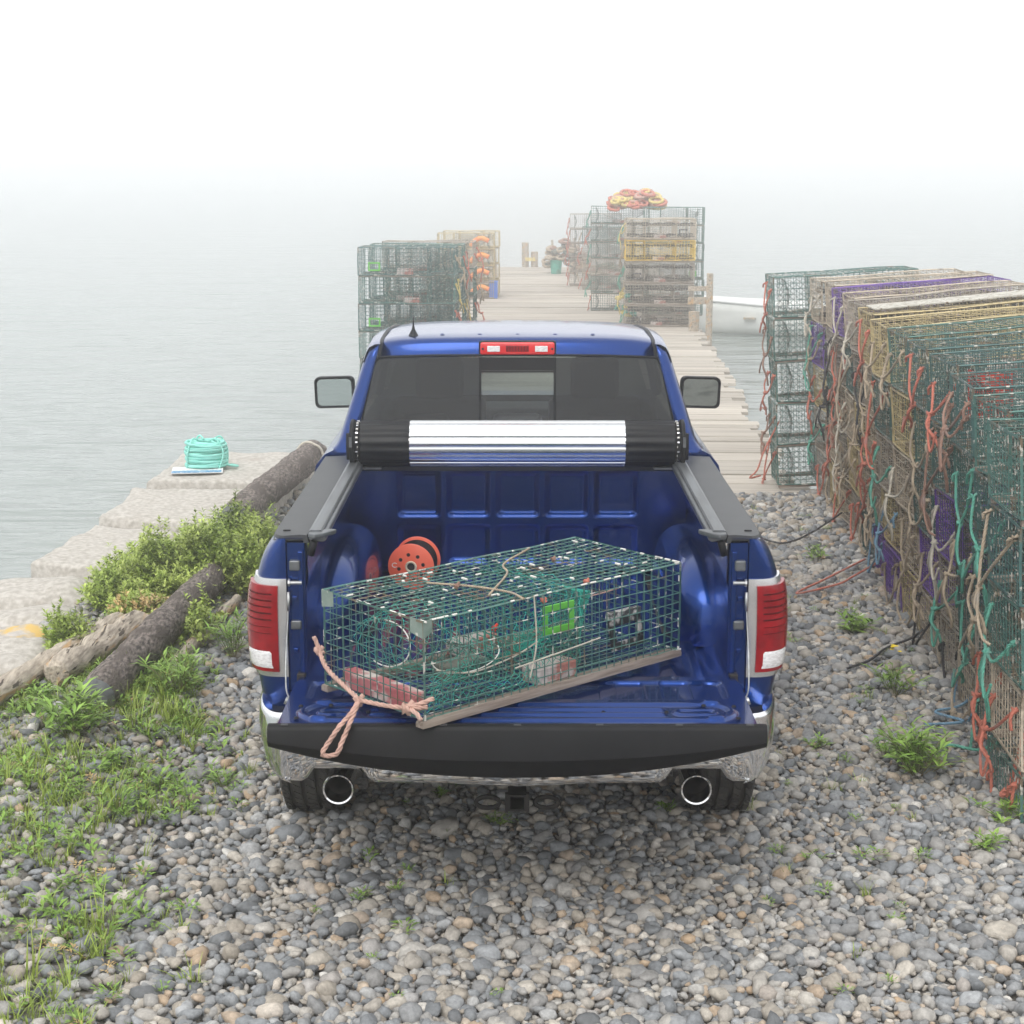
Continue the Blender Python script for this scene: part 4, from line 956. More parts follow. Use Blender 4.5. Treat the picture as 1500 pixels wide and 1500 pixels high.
# caps on the rails and the aluminium rails of the cover
def rails(s):
    a = lambda p: tuple((s * x, y, z) for x, y, z in p)
    mb = MB(); rows = []
    for y, xo in [(.012, .862), (.018, .878), (.035, .892), (.06, .9), (.12, .905)] + [(.12 + .164 * i, .905) for i in range(1, 11)]:
        rows.append(a([(xo + .006, y, 1.372), (xo + .003, y, 1.388), (xo - .004, y, 1.397), (.80, y, 1.401), (.775, y, 1.399), (.768, y, 1.37)]))
    mb.grid(rows); mb.add(rows[0], [tuple(range(6))]); mb.build('rail_cap', 'capgrey', TR, smooth=True, autos=30)
    mb = MB(); mb.box((min(s * .845, s * .872), .085, 1.4), (max(s * .845, s * .872), .092, 1.4035)); mb.build('stake_slot', 'black', TR)
    mb = MB(); pr = [(.765, 1.385), (.765, 1.418), (.757, 1.421), (.722, 1.421), (.716, 1.416), (.716, 1.408), (.706, 1.408), (.702, 1.404), (.702, 1.385), (.712, 1.378)]
    mb.prism([(s * x, z) for x, z in pr], -.0, 1.52, 'y'); mb.build('cover_rail', 'rail', TR)
    mb = MB(); mb.box((min(s * .70, s * .7), .01, 1.33), (max(s * .712, s * .7) if s > 0 else -.70, 1.7, 1.386)) if False else mb.prism([(s * x, z) for x, z in ((.712, 1.386), (.765, 1.386), (.765, 1.345), (.752, 1.345), (.752, 1.374), (.712, 1.374))], .01, 1.7, 'y'); mb.build('rail_bracket', 'black', TR)
    mb = MB(); mb.prism([(s * x, y) for x, y in ((.765, .01), (.765, -.035), (.74, -.05), (.715, -.035), (.672, .03), (.668, .045), (.70, .05))], 1.398, 1.416, 'z'); mb.build('rail_end_cap', 'rail', TR, bevel=.004)
    mb = MB(); mb.tube([(s * .745, -.02, 1.383), (s * .76, -.01, 1.33)], .014, 8); mb.build('drain_fitting', 'black', TR, smooth=True)
mirror(rails)
# bed
def bed():
    # floor with ribs
    mb = MB(); NX, NY = 158, 30; G = []
    for i in range(NX + 1):
        x = lerp(-.79, .79, i / NX); row = []
        for j in range(NY + 1):
            y = lerp(.0, 1.73, j / NY); rib = .5 + .5 * math.tanh(6 * math.sin(x * 2 * math.pi / .113 + math.pi / 2)); k = sm(.03, .09, y) * sm(.78, .72, abs(x))
            row.append((x, y, .862 - .013 * (1 - rib) * k))
        G.append(row)
    mb.grid(G); mb.build('bed_floor', 'paint', TR, smooth=True)
    # bulkhead
    mb = MB(); NX, NZ = 130, 46; G = []
    def emb(x, z):
        h = 0
        for cx in (-.46, -.23, 0, .23, .46):
            for z0, z1 in ((1.125, 1.335), (.9, 1.075)):
                dx = max(0, abs(x - cx) - .075); dz = max(0, abs(z - (z0 + z1) / 2) - (z1 - z0) / 2 + .02); d = math.hypot(dx, dz); h = max(h, sm(.022, .008, d))
        return h
    for i in range(NX + 1):
        x = lerp(-.79, .79, i / NX); G.append([(x, 1.70 + .022 * emb(x, lerp(.86, 1.386, j / NZ)), lerp(.86, 1.386, j / NZ)) for j in range(NZ + 1)])
    mb.grid(G); mb.build('bulkhead', 'paint', TR, smooth=True)
    mb = MB(); mb.box((-.79, 1.655, 1.345), (.79, 1.79, 1.392)); mb.build('front_rail', 'capgrey', TR, bevel=.008)
    def wallp(s):
        mb = MB(); G = []
        for i in range(30):
            y = lerp(.03, 1.73, i / 29)
            G.append([(s * (.79 - .018 * sm(1.15, 1.3, z) + .006 * math.sin(z * 40)), y, z) for z in [lerp(.855, 1.386, j / 16) for j in range(17)]])
        mb.grid(G); mb.build('bed_wall', 'paint', TR, smooth=True)
        mb = MB(); G = []
        for i in range(33):
            t = -math.pi / 2 + math.pi * i / 32; row = []
            for j in range(17):
                q = (math.pi / 2) * j / 16; e = .62
                c, sn = math.cos(t), math.sin(t); yy = math.copysign(abs(sn) ** e, sn); rad = abs(c) ** e
                zq = math.sin(q) ** e; xq = math.cos(q) ** e
                # superellipsoid quarter: x inward, z up, y along
                row.append((s * (.80 - .205 * xq * rad), 1.02 + .60 * yy, .855 + .325 * zq * rad))
            G.append(row)
        mb.grid(G); mb.build('wheel_well', 'paint', TR, smooth=True)
    mirror(wallp)
bed()
# tailgate, folded down
def gate():
    GT = empty('tailgate', (0, 0, .865)); GT.parent = TR
    L_ = .575
    def h(x, v):  # v distance from hinge
        hh = 0; ax = abs(x)
        # rim
        # tall ribs near the hinge
        if .05 < v < .27:
            c = abs(((x + .0) / .165) % 1 - .5) * 2  # 0 middle of valley
            rib = sm(.6, .5, c); hh -= .03 * rib * sm(.05, .075, v) * sm(.27, .22, v) * sm(.74, .7, ax)
            hh -= .010 * sm(.05, .07, v) * sm(.27, .25, v) * sm(.76, .74, ax)
        # long beads
        for v0, w, xe in ((.335, .013, .70), (.395, .012, .50), (.45, .012, .50), (.51, .013, .70)):
            dx = max(0, ax - xe); d = math.hypot(dx, v - v0); hh += .009 * sm(w + .006, w - .006, d)
        # end ovals
        d = math.hypot(max(0, abs(ax - .62) - .045), v - .423); hh += .007 * (sm(.036, .028, d) - sm(.024, .016, d))
        # outer loop closing the long beads
        d = abs(math.hypot(max(0, ax - .66), (v - .4225) * 1.0) - .0875) if ax > .66 else 9; hh += .009 * sm(.019, .007, d)
        return hh
    mb = MB(); NX, NV = 260, 80; G = []
    for i in range(NX + 1):
        x = lerp(-.818, .818, i / NX); row = []
        for j in range(NV + 1):
            v = lerp(0.0, L_, j / NV); xx = x * (1 - .012 * sm(.12, 0, v)); row.append((xx, -v - .012, h(x, v)))
        G.append(row)
    mb.grid(G); mb.build('inner_panel', 'paint', GT, smooth=True)
    mb = MB(); mb.box((-.818, -L_ - .012, -.065), (.818, -.012, -.018)); mb.build('outer_skin', 'paint', GT, bevel=.012)
    mb = MB(); mb.box((-.82, -L_ - .005, -.03), (.82, -.014, -.012)); mb.build('gate_frame', 'paint', GT, bevel=.006)
    for x in (-.76, -.655, .655, .76):
        for v in ((.36,) if abs(x) < .7 else (.37, .5)):
            mb = MB(); mb.lathe([(0, .006), (.007, .005), (.009, 0)], (x, -v - .012, .004), 'z', 12); mb.build('fastener', 'black', GT, smooth=True)
    for x in (-.52, -.3, .3, .52):
        mb = MB(); mb.lathe([(0, .006), (.006, .005), (.008, 0)], (x, -.434, .0), 'z', 12); mb.build('fastener', 'black', GT, smooth=True)
    # black cap moulding
    mb = MB(); G = []
    for i in range(61):
        x = lerp(-.847, .847, i / 60); q = 1 - (abs(x) / .847) ** 2.2; low = lerp(-.072, -.178, q); e = 1 - sm(.838, .847, abs(x)) * .25
        pr = [(-.565, .004), (-.592, .006), (-.600, .001), (-.606, -.012), (-.612 - .014 * q, lerp(-.012, low, .38)), (-.614 - .018 * q, lerp(-.012, low, .58)), (-.606 - .016 * q, lerp(-.012, low, .68)), (-.604 - .014 * q, lerp(-.012, low, .82)), (-.598 - .012 * q, low + .006), (-.588 - .012 * q, low), (-.56, low + .02), (-.54, -.04)]
        G.append([(x, y, z) for y, z in pr])
    mb.grid(G); mb.add(G[0], [tuple(range(12))]); mb.add(G[-1], [tuple(range(12))[::-1]]); mb.build('cap_moulding', 'black', GT, smooth=True, autos=40)
    for x in (-.79, -.25, .0, .28, .55, .79):
        mb = MB(); mb.box((x - .012, -.597, .0055), (x + .012, -.58, .0085)); mb.build('clip', 'capgrey', GT)
    for s in (-1, 1):
        mb = MB(); mb.tube([(s * .822, -.25, -.02), (s * .834, -.25, -.015)], .014, 10); mb.build('cable_bolt', 'steel', GT, smooth=True, autos=40)
        mb = MB(); mb.box((min(s * .79, s * .822), -.02, -.03), (max(s * .79, s * .822), .02, .012)); mb.build('hinge', 'dark', GT, bevel=.005)
gate()
mb = MB(); mb.box((-.79, -.012, .80), (.79, .02, .858)); mb.build('rear_sill', 'paint', TR, bevel=.006)
# bumper
def bumper():
    def plan(u):  # u -1..1
        a = abs(u); s = 1 if u >= 0 else -1
        if a < .78: x = a / .78 * .86; y = -.205 + .03 * (x / .86) ** 2
        else:
            t = (a - .78) / .22 * math.pi / 2; x = .86 + .115 * math.sin(t); y = -.175 + .33 * (1 - math.cos(t)) ** 1.1
        return s * x, y
    mb = MB(); G = []
    for i in range(97):
        u = -1 + i / 48; x, y = plan(u); ax = abs(x)
        cut = sm(.13, .09, abs(ax - .665)); zbm = .503 + .05 * cut + .03 * sm(.86, .96, ax) - .012 * (1 - sm(0, .3, ax)); mid = lerp(.775, .65, .3); dip = -.06 * sm(.5, .3, ax)
        n = Vector((x * .25, -1, 0)).normalized() if ax < .86 else Vector((x, y + .05, 0)).normalized()
        f = lambda d, z: (x - n.x * d, y - n.y * d, z)
        G.append([f(.045, .748 + dip), f(.02, .77 + dip), f(.008, .776 + dip), f(0, .768 + dip), f(-.003, .75 + dip), f(-.006, .70 + dip * .5), f(.0, .63), f(.012, zbm + .03), f(.022, zbm + .008), f(.04, zbm)])
    mb.grid(G); bp = mb.build('bumper', 'chrome', TR, smooth=True, autos=60)
    mb = MB(); Gt = []
    for i in range(97):
        u = -1 + i / 48; x, y = plan(u); n = Vector((x * .25, -1, 0)).normalized() if abs(x) < .86 else Vector((x, y + .05, 0)).normalized()
        dip = -.06 * sm(.5, .3, abs(x)); Gt.append([(x - n.x * .04, y - n.y * .04, .746 + dip), (x * .9 if abs(x) > .8 else x, max(.02, y + .1), .744 + dip)])
    mb.grid(Gt); mb.build('step_pad', 'black', bp)
    mb = MB(); mb.box((-.9, -.1, .55), (.9, .05, .70)); mb.build('bumper_bracket', 'dark', bp)
bumper()
def ex(s):
    mb = MB(); c = (s * .665, 0, .462)
    mb.lathe([(.046, .35), (.052, .02), (.056, -.105), (.0585, -.118), (.057, -.124), (.051, -.122), (.049, -.10), (.047, .06), (0, .07)], c, 'y', 36)
    o = mb.build('exhaust_tip', ['chrome', 'dark'], TR, smooth=True, autos=60)
    mb = MB(); mb.lathe([(.0495, -.105), (.0465, .05), (0, .055)], c, 'y', 36); mb.build('exhaust_bore', 'dark', o, smooth=True)
mirror(ex)
mb = MB(); 
for a, b_ in (((-.034, -.12, .375), (-.026, .3, .44)), ((.026, -.12, .375), (.034, .3, .44)), ((-.026, -.12, .375), (.026, .3, .383)), ((-.026, -.12, .432), (.026, .3, .44))): mb.box(a, b_)
mb.box((-.045, -.12, .37), (-.034, -.10, .445)); mb.box((.034, -.12, .37), (.045, -.10, .445)); mb.build('hitch_receiver', 'dark', TR)
for x in (-.11, .11):
    mb = MB(); mb.tube([(x + math.cos(t) * .045, -.09, .40 + math.sin(t) * .022) for t in [k * .5236 for k in range(12)]], .009, 6, closed=True); mb.build('chain_loop', 'dark', TR, smooth=True)
mb = MB(); mb.box((-.5, .35, .52), (.5, .42, .6)); mb.box((-.5, .06, .46), (-.42, 5.2, .6)); mb.box((.42, .06, .46), (.5, 5.2, .6)); mb.tube([(-.75, 1.1, .4), (.75, 1.1, .4)], .05, 10); mb.lathe([(0, -.14), (.12, -.1), (.15, 0), (.12, .1), (0, .14)], (0, 1.1, .4), 'x', 16)
mb.box((-.7, .3, .74), (.7, 5.2, .80)); mb.box((-.35, 1.9, .42), (.3, 3.0, .7)); mb.build('chassis', 'dark', TR)
def wheel(x, y, s):
    root = empty('wheel', (x, y, .40)); root.parent = TR; w = .1375
    prof = [(.22, -w + .02), (.30, -w), (.37, -w + .004), (.398, -w + .022)]
    xs = [-w + .022]
    for gx in (-.082, -.03, .03, .082):
        prof += [(.408, gx - .009), (.397, gx - .006), (.397, gx + .006), (.408, gx + .009)]
    prof += [(.398, w - .022), (.37, w - .004), (.30, w), (.22, w - .02)]
    mb = MB(); mb.lathe(prof, (0, 0, 0), 'x', 72)
    mb.build('tyre', 'rubber', root, smooth=True, autos=35)
    mb = MB()   # tread blocks cut by fine lateral sipes: proud lugs
    rows_ = [(-w + .02, -.095), (-.07, -.042), (-.018, .018), (.042, .07), (.095, w - .02)]
    for ri, (a, b_) in enumerate(rows_):
        for k in range(54):
            t0 = (k + .12 * ri) * 2 * math.pi / 54; t1 = t0 + 2 * math.pi / 54 * .78; sk = .05
            vs = []
            for t, xx in ((t0, a), (t1, a), (t1 + sk, b_), (t0 + sk, b_)):
                for r_ in (.404, .4125): vs.append((xx, r_ * math.cos(t), r_ * math.sin(t)))
            mb.add(vs, [(0, 2, 4, 6), (1, 7, 5, 3), (0, 1, 3, 2), (2, 3, 5, 4), (4, 5, 7, 6), (6, 7, 1, 0)])
    mb.build('tread', 'rubber', root)
    mb = MB(); mb.lathe([(.0, s * .06), (.05, s * .06), (.06, s * .04), (.19, s * .03), (.215, s * .1), (.225, s * .11), (.225, -s * .11), (.21, -s * .09), (.0, -s * .02)], (0, 0, 0), 'x', 40); mb.build('rim', 'silver', root, smooth=True, autos=40)
for s in (-1, 1):
    wheel(s * .862, .96, s); wheel(s * .862, 4.67, s)
    mb = MB(); mb.box((min(s * .55, s * .88), .62, .80), (max(s * .55, s * .88), 1.6, .86)); mb.build('wheel_arch_liner', 'dark', TR)
# cab: rear, roof, pillars, doors, bonnet
RS = [(1.862, 1.855, .652, 0), (1.868, 1.872, .651, 0), (1.878, 1.912, .649, 0), (1.895, 1.932, .648, .3), (1.94, 1.942, .65, 1), (2.1, 1.948, .655, 1), (2.6, 1.942, .662, 1), (3.2, 1.908, .657, 1), (3.6, 1.872, .648, 1), (3.8, 1.84, .64, 1)]
def roof():
    mb = MB(); G = []
    for y, z, w_, k in RS:
        row = []
        for i in range(-20, 21):
            q = i / 20; x = q * w_; zz = z - .012 * abs(q) ** 2 - .022 * abs(q) ** 7
            if k == 1:
                for gx in (-.45, -.27, -.09, .09, .27, .45): zz -= .003 * sm(.012, .004, abs(x - gx)) * sm(1.98, 2.06, y)
            row.append((x, y + .035 * abs(q) ** 5 + (.03 * q * q if y < 1.9 else 0) + 0.01, zz))
        G.append(row)
    mb.grid(G); mb.build('roof', 'paint', TR, smooth=True)
    # raised starts of the roof beads
    for gx in (-.36, -.18, 0, .18, .36):
        mb = MB(); mb.lathe([(0, .0045), (.008, .004), (.012, 0)], (gx, 2.03, 1.9435), 'z', 10); o = mb.build('roof_dimple', 'paint', TR, smooth=True)
roof()
GB = lambda z: 1.79 + (z - 1.39) * .16   # y of the rear of the cab at height z
def cabside(s):
    # rear pillar: from glass edge round to the side
    mb = MB(); G = []
    for j in range(21):
        z = lerp(1.28, 1.908, j / 20); xo = interp(z, [(1.28, .95), (1.38, .915), (1.45, .855), (1.86, .724), (1.89, .708), (1.908, .675)]); xi = interp(z, [(1.28, .80), (1.45, .765), (1.85, .662), (1.908, .65)]); y0 = GB(z) + .03 * sm(1.87, 1.908, z)
        G.append([(s * x, y, zz) for x, y, zz in ((xi, y0 + .012, z), (xi + .004, y0, z), (lerp(xi, xo, .45), y0 + .006, z), (lerp(xi, xo, .75), y0 + .025, z), (lerp(xi, xo, .93), y0 + .06, z), (xo, y0 + .12, z), (xo + .004, y0 + .25, z), (xo + .004, y0 + .34, z))])
    mb.grid(G); mb.build('rear_pillar', 'paint', TR, smooth=True)
    # black drip moulding between roof and pillar
    mb = MB(); P = [(s * .652, 1.874, 1.842), (s * .650, 1.884, 1.868), (s * .646, 1.906, 1.9), (s * .646, 1.95, 1.912), (s * .652, 2.1, 1.916), (s * .66, 2.6, 1.911), (s * .655, 3.2, 1.877), (s * .645, 3.75, 1.82)]
    mb.tube(spline(P, 5), .0085, 8); mb.build('roof_moulding', 'black', TR, smooth=True)
    # cant rail over the doors
    mb = MB(); G = []
    for y, zt, xt in ((1.90, 1.895, .70), (1.95, 1.902, .703), (2.3, 1.903, .715), (2.8, 1.885, .722), (3.3, 1.855, .715), (3.75, 1.81, .70)):
        G.append([(s * (xt - .055), y, zt + .016), (s * (xt - .028), y, zt + .014), (s * xt, y, zt), (s * (xt + .016), y, zt - .03), (s * (xt + .03), y, zt - .07), (s * (xt + .022), y, zt - .075)])
    mb.grid(G); mb.build('cant_rail', 'paint', TR, smooth=True)
    # lower side: doors
    def dz(y0, y1, name):
        mb = MB(); G = []
        for i in range(9):
            y = lerp(y0, y1, i / 8)
            G.append([(s * x, y, z) for x, z in ((.93, .5), (.955, .62), (.972, .8), (.985, .95), (.988, 1.1), (.975, 1.25), (.95, 1.35), (.91, 1.40), (.87, 1.42), (.86, 1.41))])
        mb.grid(G)
        if name == 'cab_corner': mb.add(G[0] + [(s * .4, y0, 1.41), (s * .4, y0, .5)], [tuple(range(12))])
        return mb.build(name, 'paint', TR, smooth=True, autos=50)
    dz(1.795, 2.0, 'cab_corner'); d1 = dz(2.008, 2.85, 'door'); d2 = dz(2.858, 3.95, 'door')
    for d, y in ((d1, 2.12), (d2, 3.0)):
        mb = MB(); mb.tube([(s * .985, y, 1.17), (s * 1.025, y + .02, 1.17), (s * 1.025, y + .16, 1.17), (s * .985, y + .18, 1.17)], .014, 8); mb.build('handle', 'chrome', d, smooth=True)
    for y0, y1 in ((2.16, 2.84), (2.9, 3.78)):
        mb = MB(); t1 = y1 if y1 < 3 else y1 - .3
        mb.add([(s * .857, y0, 1.43), (s * .857, y1, 1.43), (s * .745, t1, 1.79), (s * .748, y0, 1.82)], [(0, 1, 2, 3)]); mb.build('side_window', 'tint' if y0 < 2.5 else 'pane', TR, solid=.004)
    mb = MB(); mb.add([(s * .86, 2.84, 1.42), (s * .86, 2.9, 1.42), (s * .745, 2.9, 1.85), (s * .745, 2.84, 1.85)], [(0, 1, 2, 3)]); mb.build('door_pillar', 'black', TR, solid=.02)
    mb = MB(); mb.tube([(s * .87, 4.45, 1.36), (s * .80, 4.1, 1.6), (s * .68, 3.74, 1.80)], .035, 8); mb.build('windscreen_pillar', 'paint', TR, smooth=True)
    # front wing
    mb = MB(); G = []
    for i in range(31):
        y = lerp(3.96, 5.6, i / 30); dd = abs(y - 4.67); za = max(.5, .43 + math.sqrt(max(0, .47 ** 2 - dd * dd))) if dd < .47 else .5; nose = .10 * sm(5.2, 5.6, y) ** 2
        G.append([(s * (interp(z, [(.5, .95), (.8, .985), (1.05, .985), (1.22, .95), (1.3, .88)]) - nose), y, z) for z in [lerp(za, 1.30 - .06 * sm(4.5, 5.6, y), j / 10) for j in range(11)]])
    mb.grid(G); mb.build('front_wing', 'paint', TR, smooth=True)
    # mirror
    ms = (s * 1.02, 3.28, 1.5); MR = empty('wing_mirror', ms); MR.parent = TR; MR.rotation_euler = (0, R(s * 2), R(s * 4))
    def rr(w_, h_, y0, y1, r_=.03):
        P = []
        for cx, cz, a0 in ((w_ - r_, h_ - r_, 0), (-w_ + r_, h_ - r_, 90), (-w_ + r_, -h_ + r_, 180), (w_ - r_, -h_ + r_, 270)):
            for k in range(5): t = R(a0 + k * 22.5); P.append((cx + math.cos(t) * r_, cz + math.sin(t) * r_))
        return P
    mb = MB(); G = []
    for y, k in ((.012, .86), (.0, .9), (-.004, .97), (.006, 1.0), (.05, .99), (.09, .9), (.115, .6)): G.append([(x * k, y, z * k) for x, z in rr(.112, .088, 0, 0)]); G[-1].append(G[-1][0])
    mb.grid(G); mb.add(G[-1][:-1], [tuple(range(20))]); mb.build('mirror_housing', 'black', MR, smooth=True, autos=50)
    mb = MB(); mb.prism([(x * .86, z * .84) for x, z in rr(.112, .088, 0, 0)], .008, .012); o = mb.build('mirror_glass', 'mirror', MR); o.rotation_euler = (R(-.5), 0, 0)
    mb = MB(); mb.tube([(0, .06, -.04), (-s * .08, .08, -.07), (-s * .13, .1, -.10)], [.03, .028, .03], 8); mb.build('mirror_arm', 'black', MR, smooth=True)
mirror(cabside)
# rear wall and glass
yz = lambda x, z, o=0: (x, GB(z) + .012 + o, z)
mb = MB(); mb.box((-.80, 1.795, .6), (.80, 1.83, 1.42)); mb.build('cab_back', 'paint', TR)
def quad(name, m, x0, x1, z0, z1, o, par=TR, top=None):
    t0, t1 = top or (x0, x1); mb = MB(); G = []
    for i in range(13):
        f = i / 12; G.append([(lerp(lerp(x0, x1, f), lerp(t0, t1, f), j / 8), GB(lerp(z0, z1, j / 8)) + o + .035 * (lerp(lerp(x0, x1, f), lerp(t0, t1, f), j / 8)) ** 2, lerp(z0, z1, j / 8)) for j in range(9)])
    mb.grid(G); return mb.build(name, m, par, smooth=True)
rg = quad('rear_glass', 'tint', -.762, -.176, 1.43, 1.852, .0, top=(-.668, -.176)); quad('rear_glass', 'tint', .176, .762, 1.43, 1.852, .0, top=(.176, .668))
sl = quad('sliding_window', 'slider', -.172, .172, 1.44, 1.785, .006); quad('header_glass', 'black', -.172, .172, 1.79, 1.852, .004)
for a, b_ in ((-.182, -.17), (.17, .182)): quad('window_divider', 'black', a, b_, 1.43, 1.853, -.003)
quad('window_divider', 'black', -.17, .17, 1.782, 1.79, -.003)
mb = MB(); mb.tube([(-.77, GB(1.43) + .015, 1.43)] + [(lerp(-.766, -.680, t), GB(1.43 + .38 * t) + .012, 1.43 + .38 * t) for t in (.3, .6, 1)] + [(-.655, 1.868, 1.852), (-.4, 1.868, 1.860), (0, 1.862, 1.862), (.4, 1.868, 1.860), (.655, 1.868, 1.852)] + [(lerp(.766, .680, t), GB(1.43 + .38 * t) + .012, 1.43 + .38 * t) for t in (1, .6, .3)] + [(.77, GB(1.43) + .015, 1.43)], .007, 6); mb.build('glass_seal', 'black', TR, smooth=True)
# high mounted lamp
hl = empty('brake_light', (0, 1.868, 1.893)); hl.parent = TR
def hb(name, m, x0, x1, z0, z1, y0, y1, bev=.006):
    mb = MB(); mb.box((x0, y0, z0), (x1, y1, z1)); o = mb.build(name, m, hl, bevel=bev); return o
hb('lamp_gasket', 'black', -.182, .182, -.036, .036, -.004, .04, .012); hb('lamp_lens', 'hotred', -.175, .175, -.029, .030, -.018, .02, .01)
hb('cargo_lens', 'clear', -.142, -.082, -.014, .014, -.021, .0, .003); hb('cargo_lens', 'clear', .082, .142, -.014, .014, -.021, .0, .003)
hb('lamp_pattern', 'redlens', -.055, .055, -.014, .016, -.0195, .0, .003); 
for x in (-.163, .163): mb = MB(); mb.lathe([(0, -.021), (.005, -.0205), (.006, -.017)], (x, 0, 0), 'y', 10); mb.build('lamp_screw', 'dark', hl)
for k in range(8): hb('lamp_rib', 'darkred', -.05 + k * .0135, -.047 + k * .0135, -.012, .014, -.0215, -.018, .0005)
mb = MB(); mb.grid([[(math.cos(t) * .024 * k, math.sin(t) * .042 * k, z) for k, z in ((1, 0), (.75, .012), (.35, .03), (.16, .05), (.1, .075), (.09, .088), (0, .089))] for t in [q * math.pi / 8 for q in range(16)]], closed_u=True)
o = mb.build('aerial', 'black', TR, smooth=True); o.location = (-.5, 2.06, 1.935)
# cabin
mb = MB(); mb.box((-.8, 2.0, .6), (.8, 4.0, .9)); mb.box((-.78, 2.02, .9), (.78, 2.5, 1.2)); mb.build('cabin_floor', 'interior', TR)
mb = MB(); mb.box((-.72, 1.9, 1.0), (.72, 2.06, 1.40)); mb.build('rear_seat', 'interior', TR, bevel=.04)
for x in (-.45, 0, .45): mb = MB(); mb.box((x - .12, 2.0, 1.40), (x + .12, 2.09, 1.56)); mb.build('head_restraint', 'seat', TR, bevel=.03)
for x in (-.42, .42):
    mb = MB(); mb.box((x - .25, 3.0, .9), (x + .25, 3.16, 1.5)); mb.box((x - .13, 3.02, 1.5), (x + .13, 3.12, 1.72)); mb.build('front_seat', 'interior', TR, bevel=.03)
mb = MB(); mb.box((-.82, 3.9, .9), (.82, 4.3, 1.32)); mb.build('dashboard', 'interior', TR, bevel=.05)
mb = MB(); mb.box((-.12, 3.78, 1.72), (.12, 3.8, 1.78)); mb.build('inner_mirror', 'black', TR, bevel=.01)
mb = MB(); mb.add([(-.82, 4.46, 1.33), (.82, 4.46, 1.33), (.64, 3.78, 1.83), (-.64, 3.78, 1.83)], [(0, 1, 2, 3)]); mb.build('windscreen', 'pane', TR, solid=.005)
mb = MB(); G = []
for i in range(15):
    y = lerp(4.4, 5.62, i / 14); q = sm(5.3, 5.62, y); G.append([(x * (.89 - .09 * q), y, (1.34 - .12 * (i / 14) - .12 * q) - .03 * abs(x) ** 3) for x in [k / 8 - 1 for k in range(17)]])
mb.grid(G); mb.build('bonnet', 'paint', TR, smooth=True)
mb = MB(); mb.box((-.72, 5.60, .82), (.72, 5.66, 1.2)); mb.build('grille', 'black', TR, bevel=.03); mb = MB(); mb.box((-.94, 5.55, .5), (.94, 5.78, .78)); mb.build('front_bumper', 'chrome', TR, bevel=.05)

# roll-up cover, rolled at the front of the bed
RO = empty('cover_roll', (0, 1.55, 1.493)); RO.parent = TR
NS = 15; rr_ = .098
for k in range(NS):
    t = 2 * math.pi * k / NS; mb = MB(); hw = math.pi * rr_ / NS * .97; G = []
    for x in (-.488, .488):
        row = []
        for q, d in ((-1, -.004), (-.9, .004), (-.6, .0065), (-.25, .008), (-.2, .0035), (-.1, .0035), (-.05, .008), (.3, .0085), (.75, .006), (.93, .003), (1, -.004), (1, -.01), (-1, -.01)): 
            c, s = math.cos(t), math.sin(t); row.append((x, c * (rr_ + d) - s * q * hw, s * (rr_ + d) + c * q * hw))
        G.append(row)
    mb.grid(G); mb.add(G[0], [tuple(range(13))]); mb.add(G[1], [tuple(range(13))[::-1]]); mb.build('slat', 'alu', RO)
for s in (-1, 1):
    mb = MB(); G = []
    for i in range(64):
        t = 2 * math.pi * i / 64; row = []
        for x, k in ((.485, 1), (.4895, 1.015), (.52, 1.02), (.60, 1.01), (.68, 1.0), (.712, 1.0)):
            r_ = (rr_ + .004 + .0045 * math.cos(t * NS) * (1 if x < .65 else .6)) * k; row.append((s * x, math.cos(t) * r_, math.sin(t) * r_))
        G.append(row)
    mb.grid(G, closed_u=True); mb.build('cover_vinyl', 'vinyl', RO, smooth=True)
    mb = MB(); mb.lathe([(0, s * .716), (.094, s * .716), (.1, s * .722), (.1, s * .73), (0, s * .732)], (0, 0, 0), 'x', 32); mb.build('roll_end', 'dark', RO, smooth=True, autos=40)
    for k in range(NS * 2):
        t = 2 * math.pi * k / (NS * 2); mb = MB(); mb.box((-.005, -.0035, -.006), (.005, .0035, .006)); o = mb.build('slat_tip', 'clip' if k % 2 else 'alu', RO); o.location = (s * .725, math.cos(t) * .099, math.sin(t) * .099); o.rotation_euler = (t - math.pi / 2, 0, 0)
    mb = MB(); P = [(math.cos(t) * .102, math.sin(t) * .112) for t in [R(a) for a in range(150, 391, 12)]] + [(.06, .108), (-.03, .11)]
    P = [(-.06, -.105), (-.10, -.07), (-.112, 0), (-.10, .06), (-.06, .1), (0, .112), (.06, .1), (.10, .06), (.11, 0), (.11, -.105)]
    mb.prism([(y, z) for y, z in P], s * .738, s * .758, 'x'); mb.build('end_bracket', 'black', RO, bevel=.006)
    mb = MB(); mb.prism([(-.095, -.06), (-.107, 0), (-.09, .06), (-.072, .06), (-.085, 0), (-.075, -.06)], s * .722, s * .772, 'x'); mb.build('bracket_flange', 'black', RO, bevel=.003)
    mb = MB(); mb.box((min(s * .62, s * .75), -.05, -.112), (max(s * .62, s * .75), .05, -.104)); mb.build('roll_cradle', 'rail', RO)
    mb = MB(); mb.box((min(s * .745, s * .757), -.118, .0), (max(s * .745, s * .757), -.108, .045)); mb.build('bracket_badge', 'rail', RO)

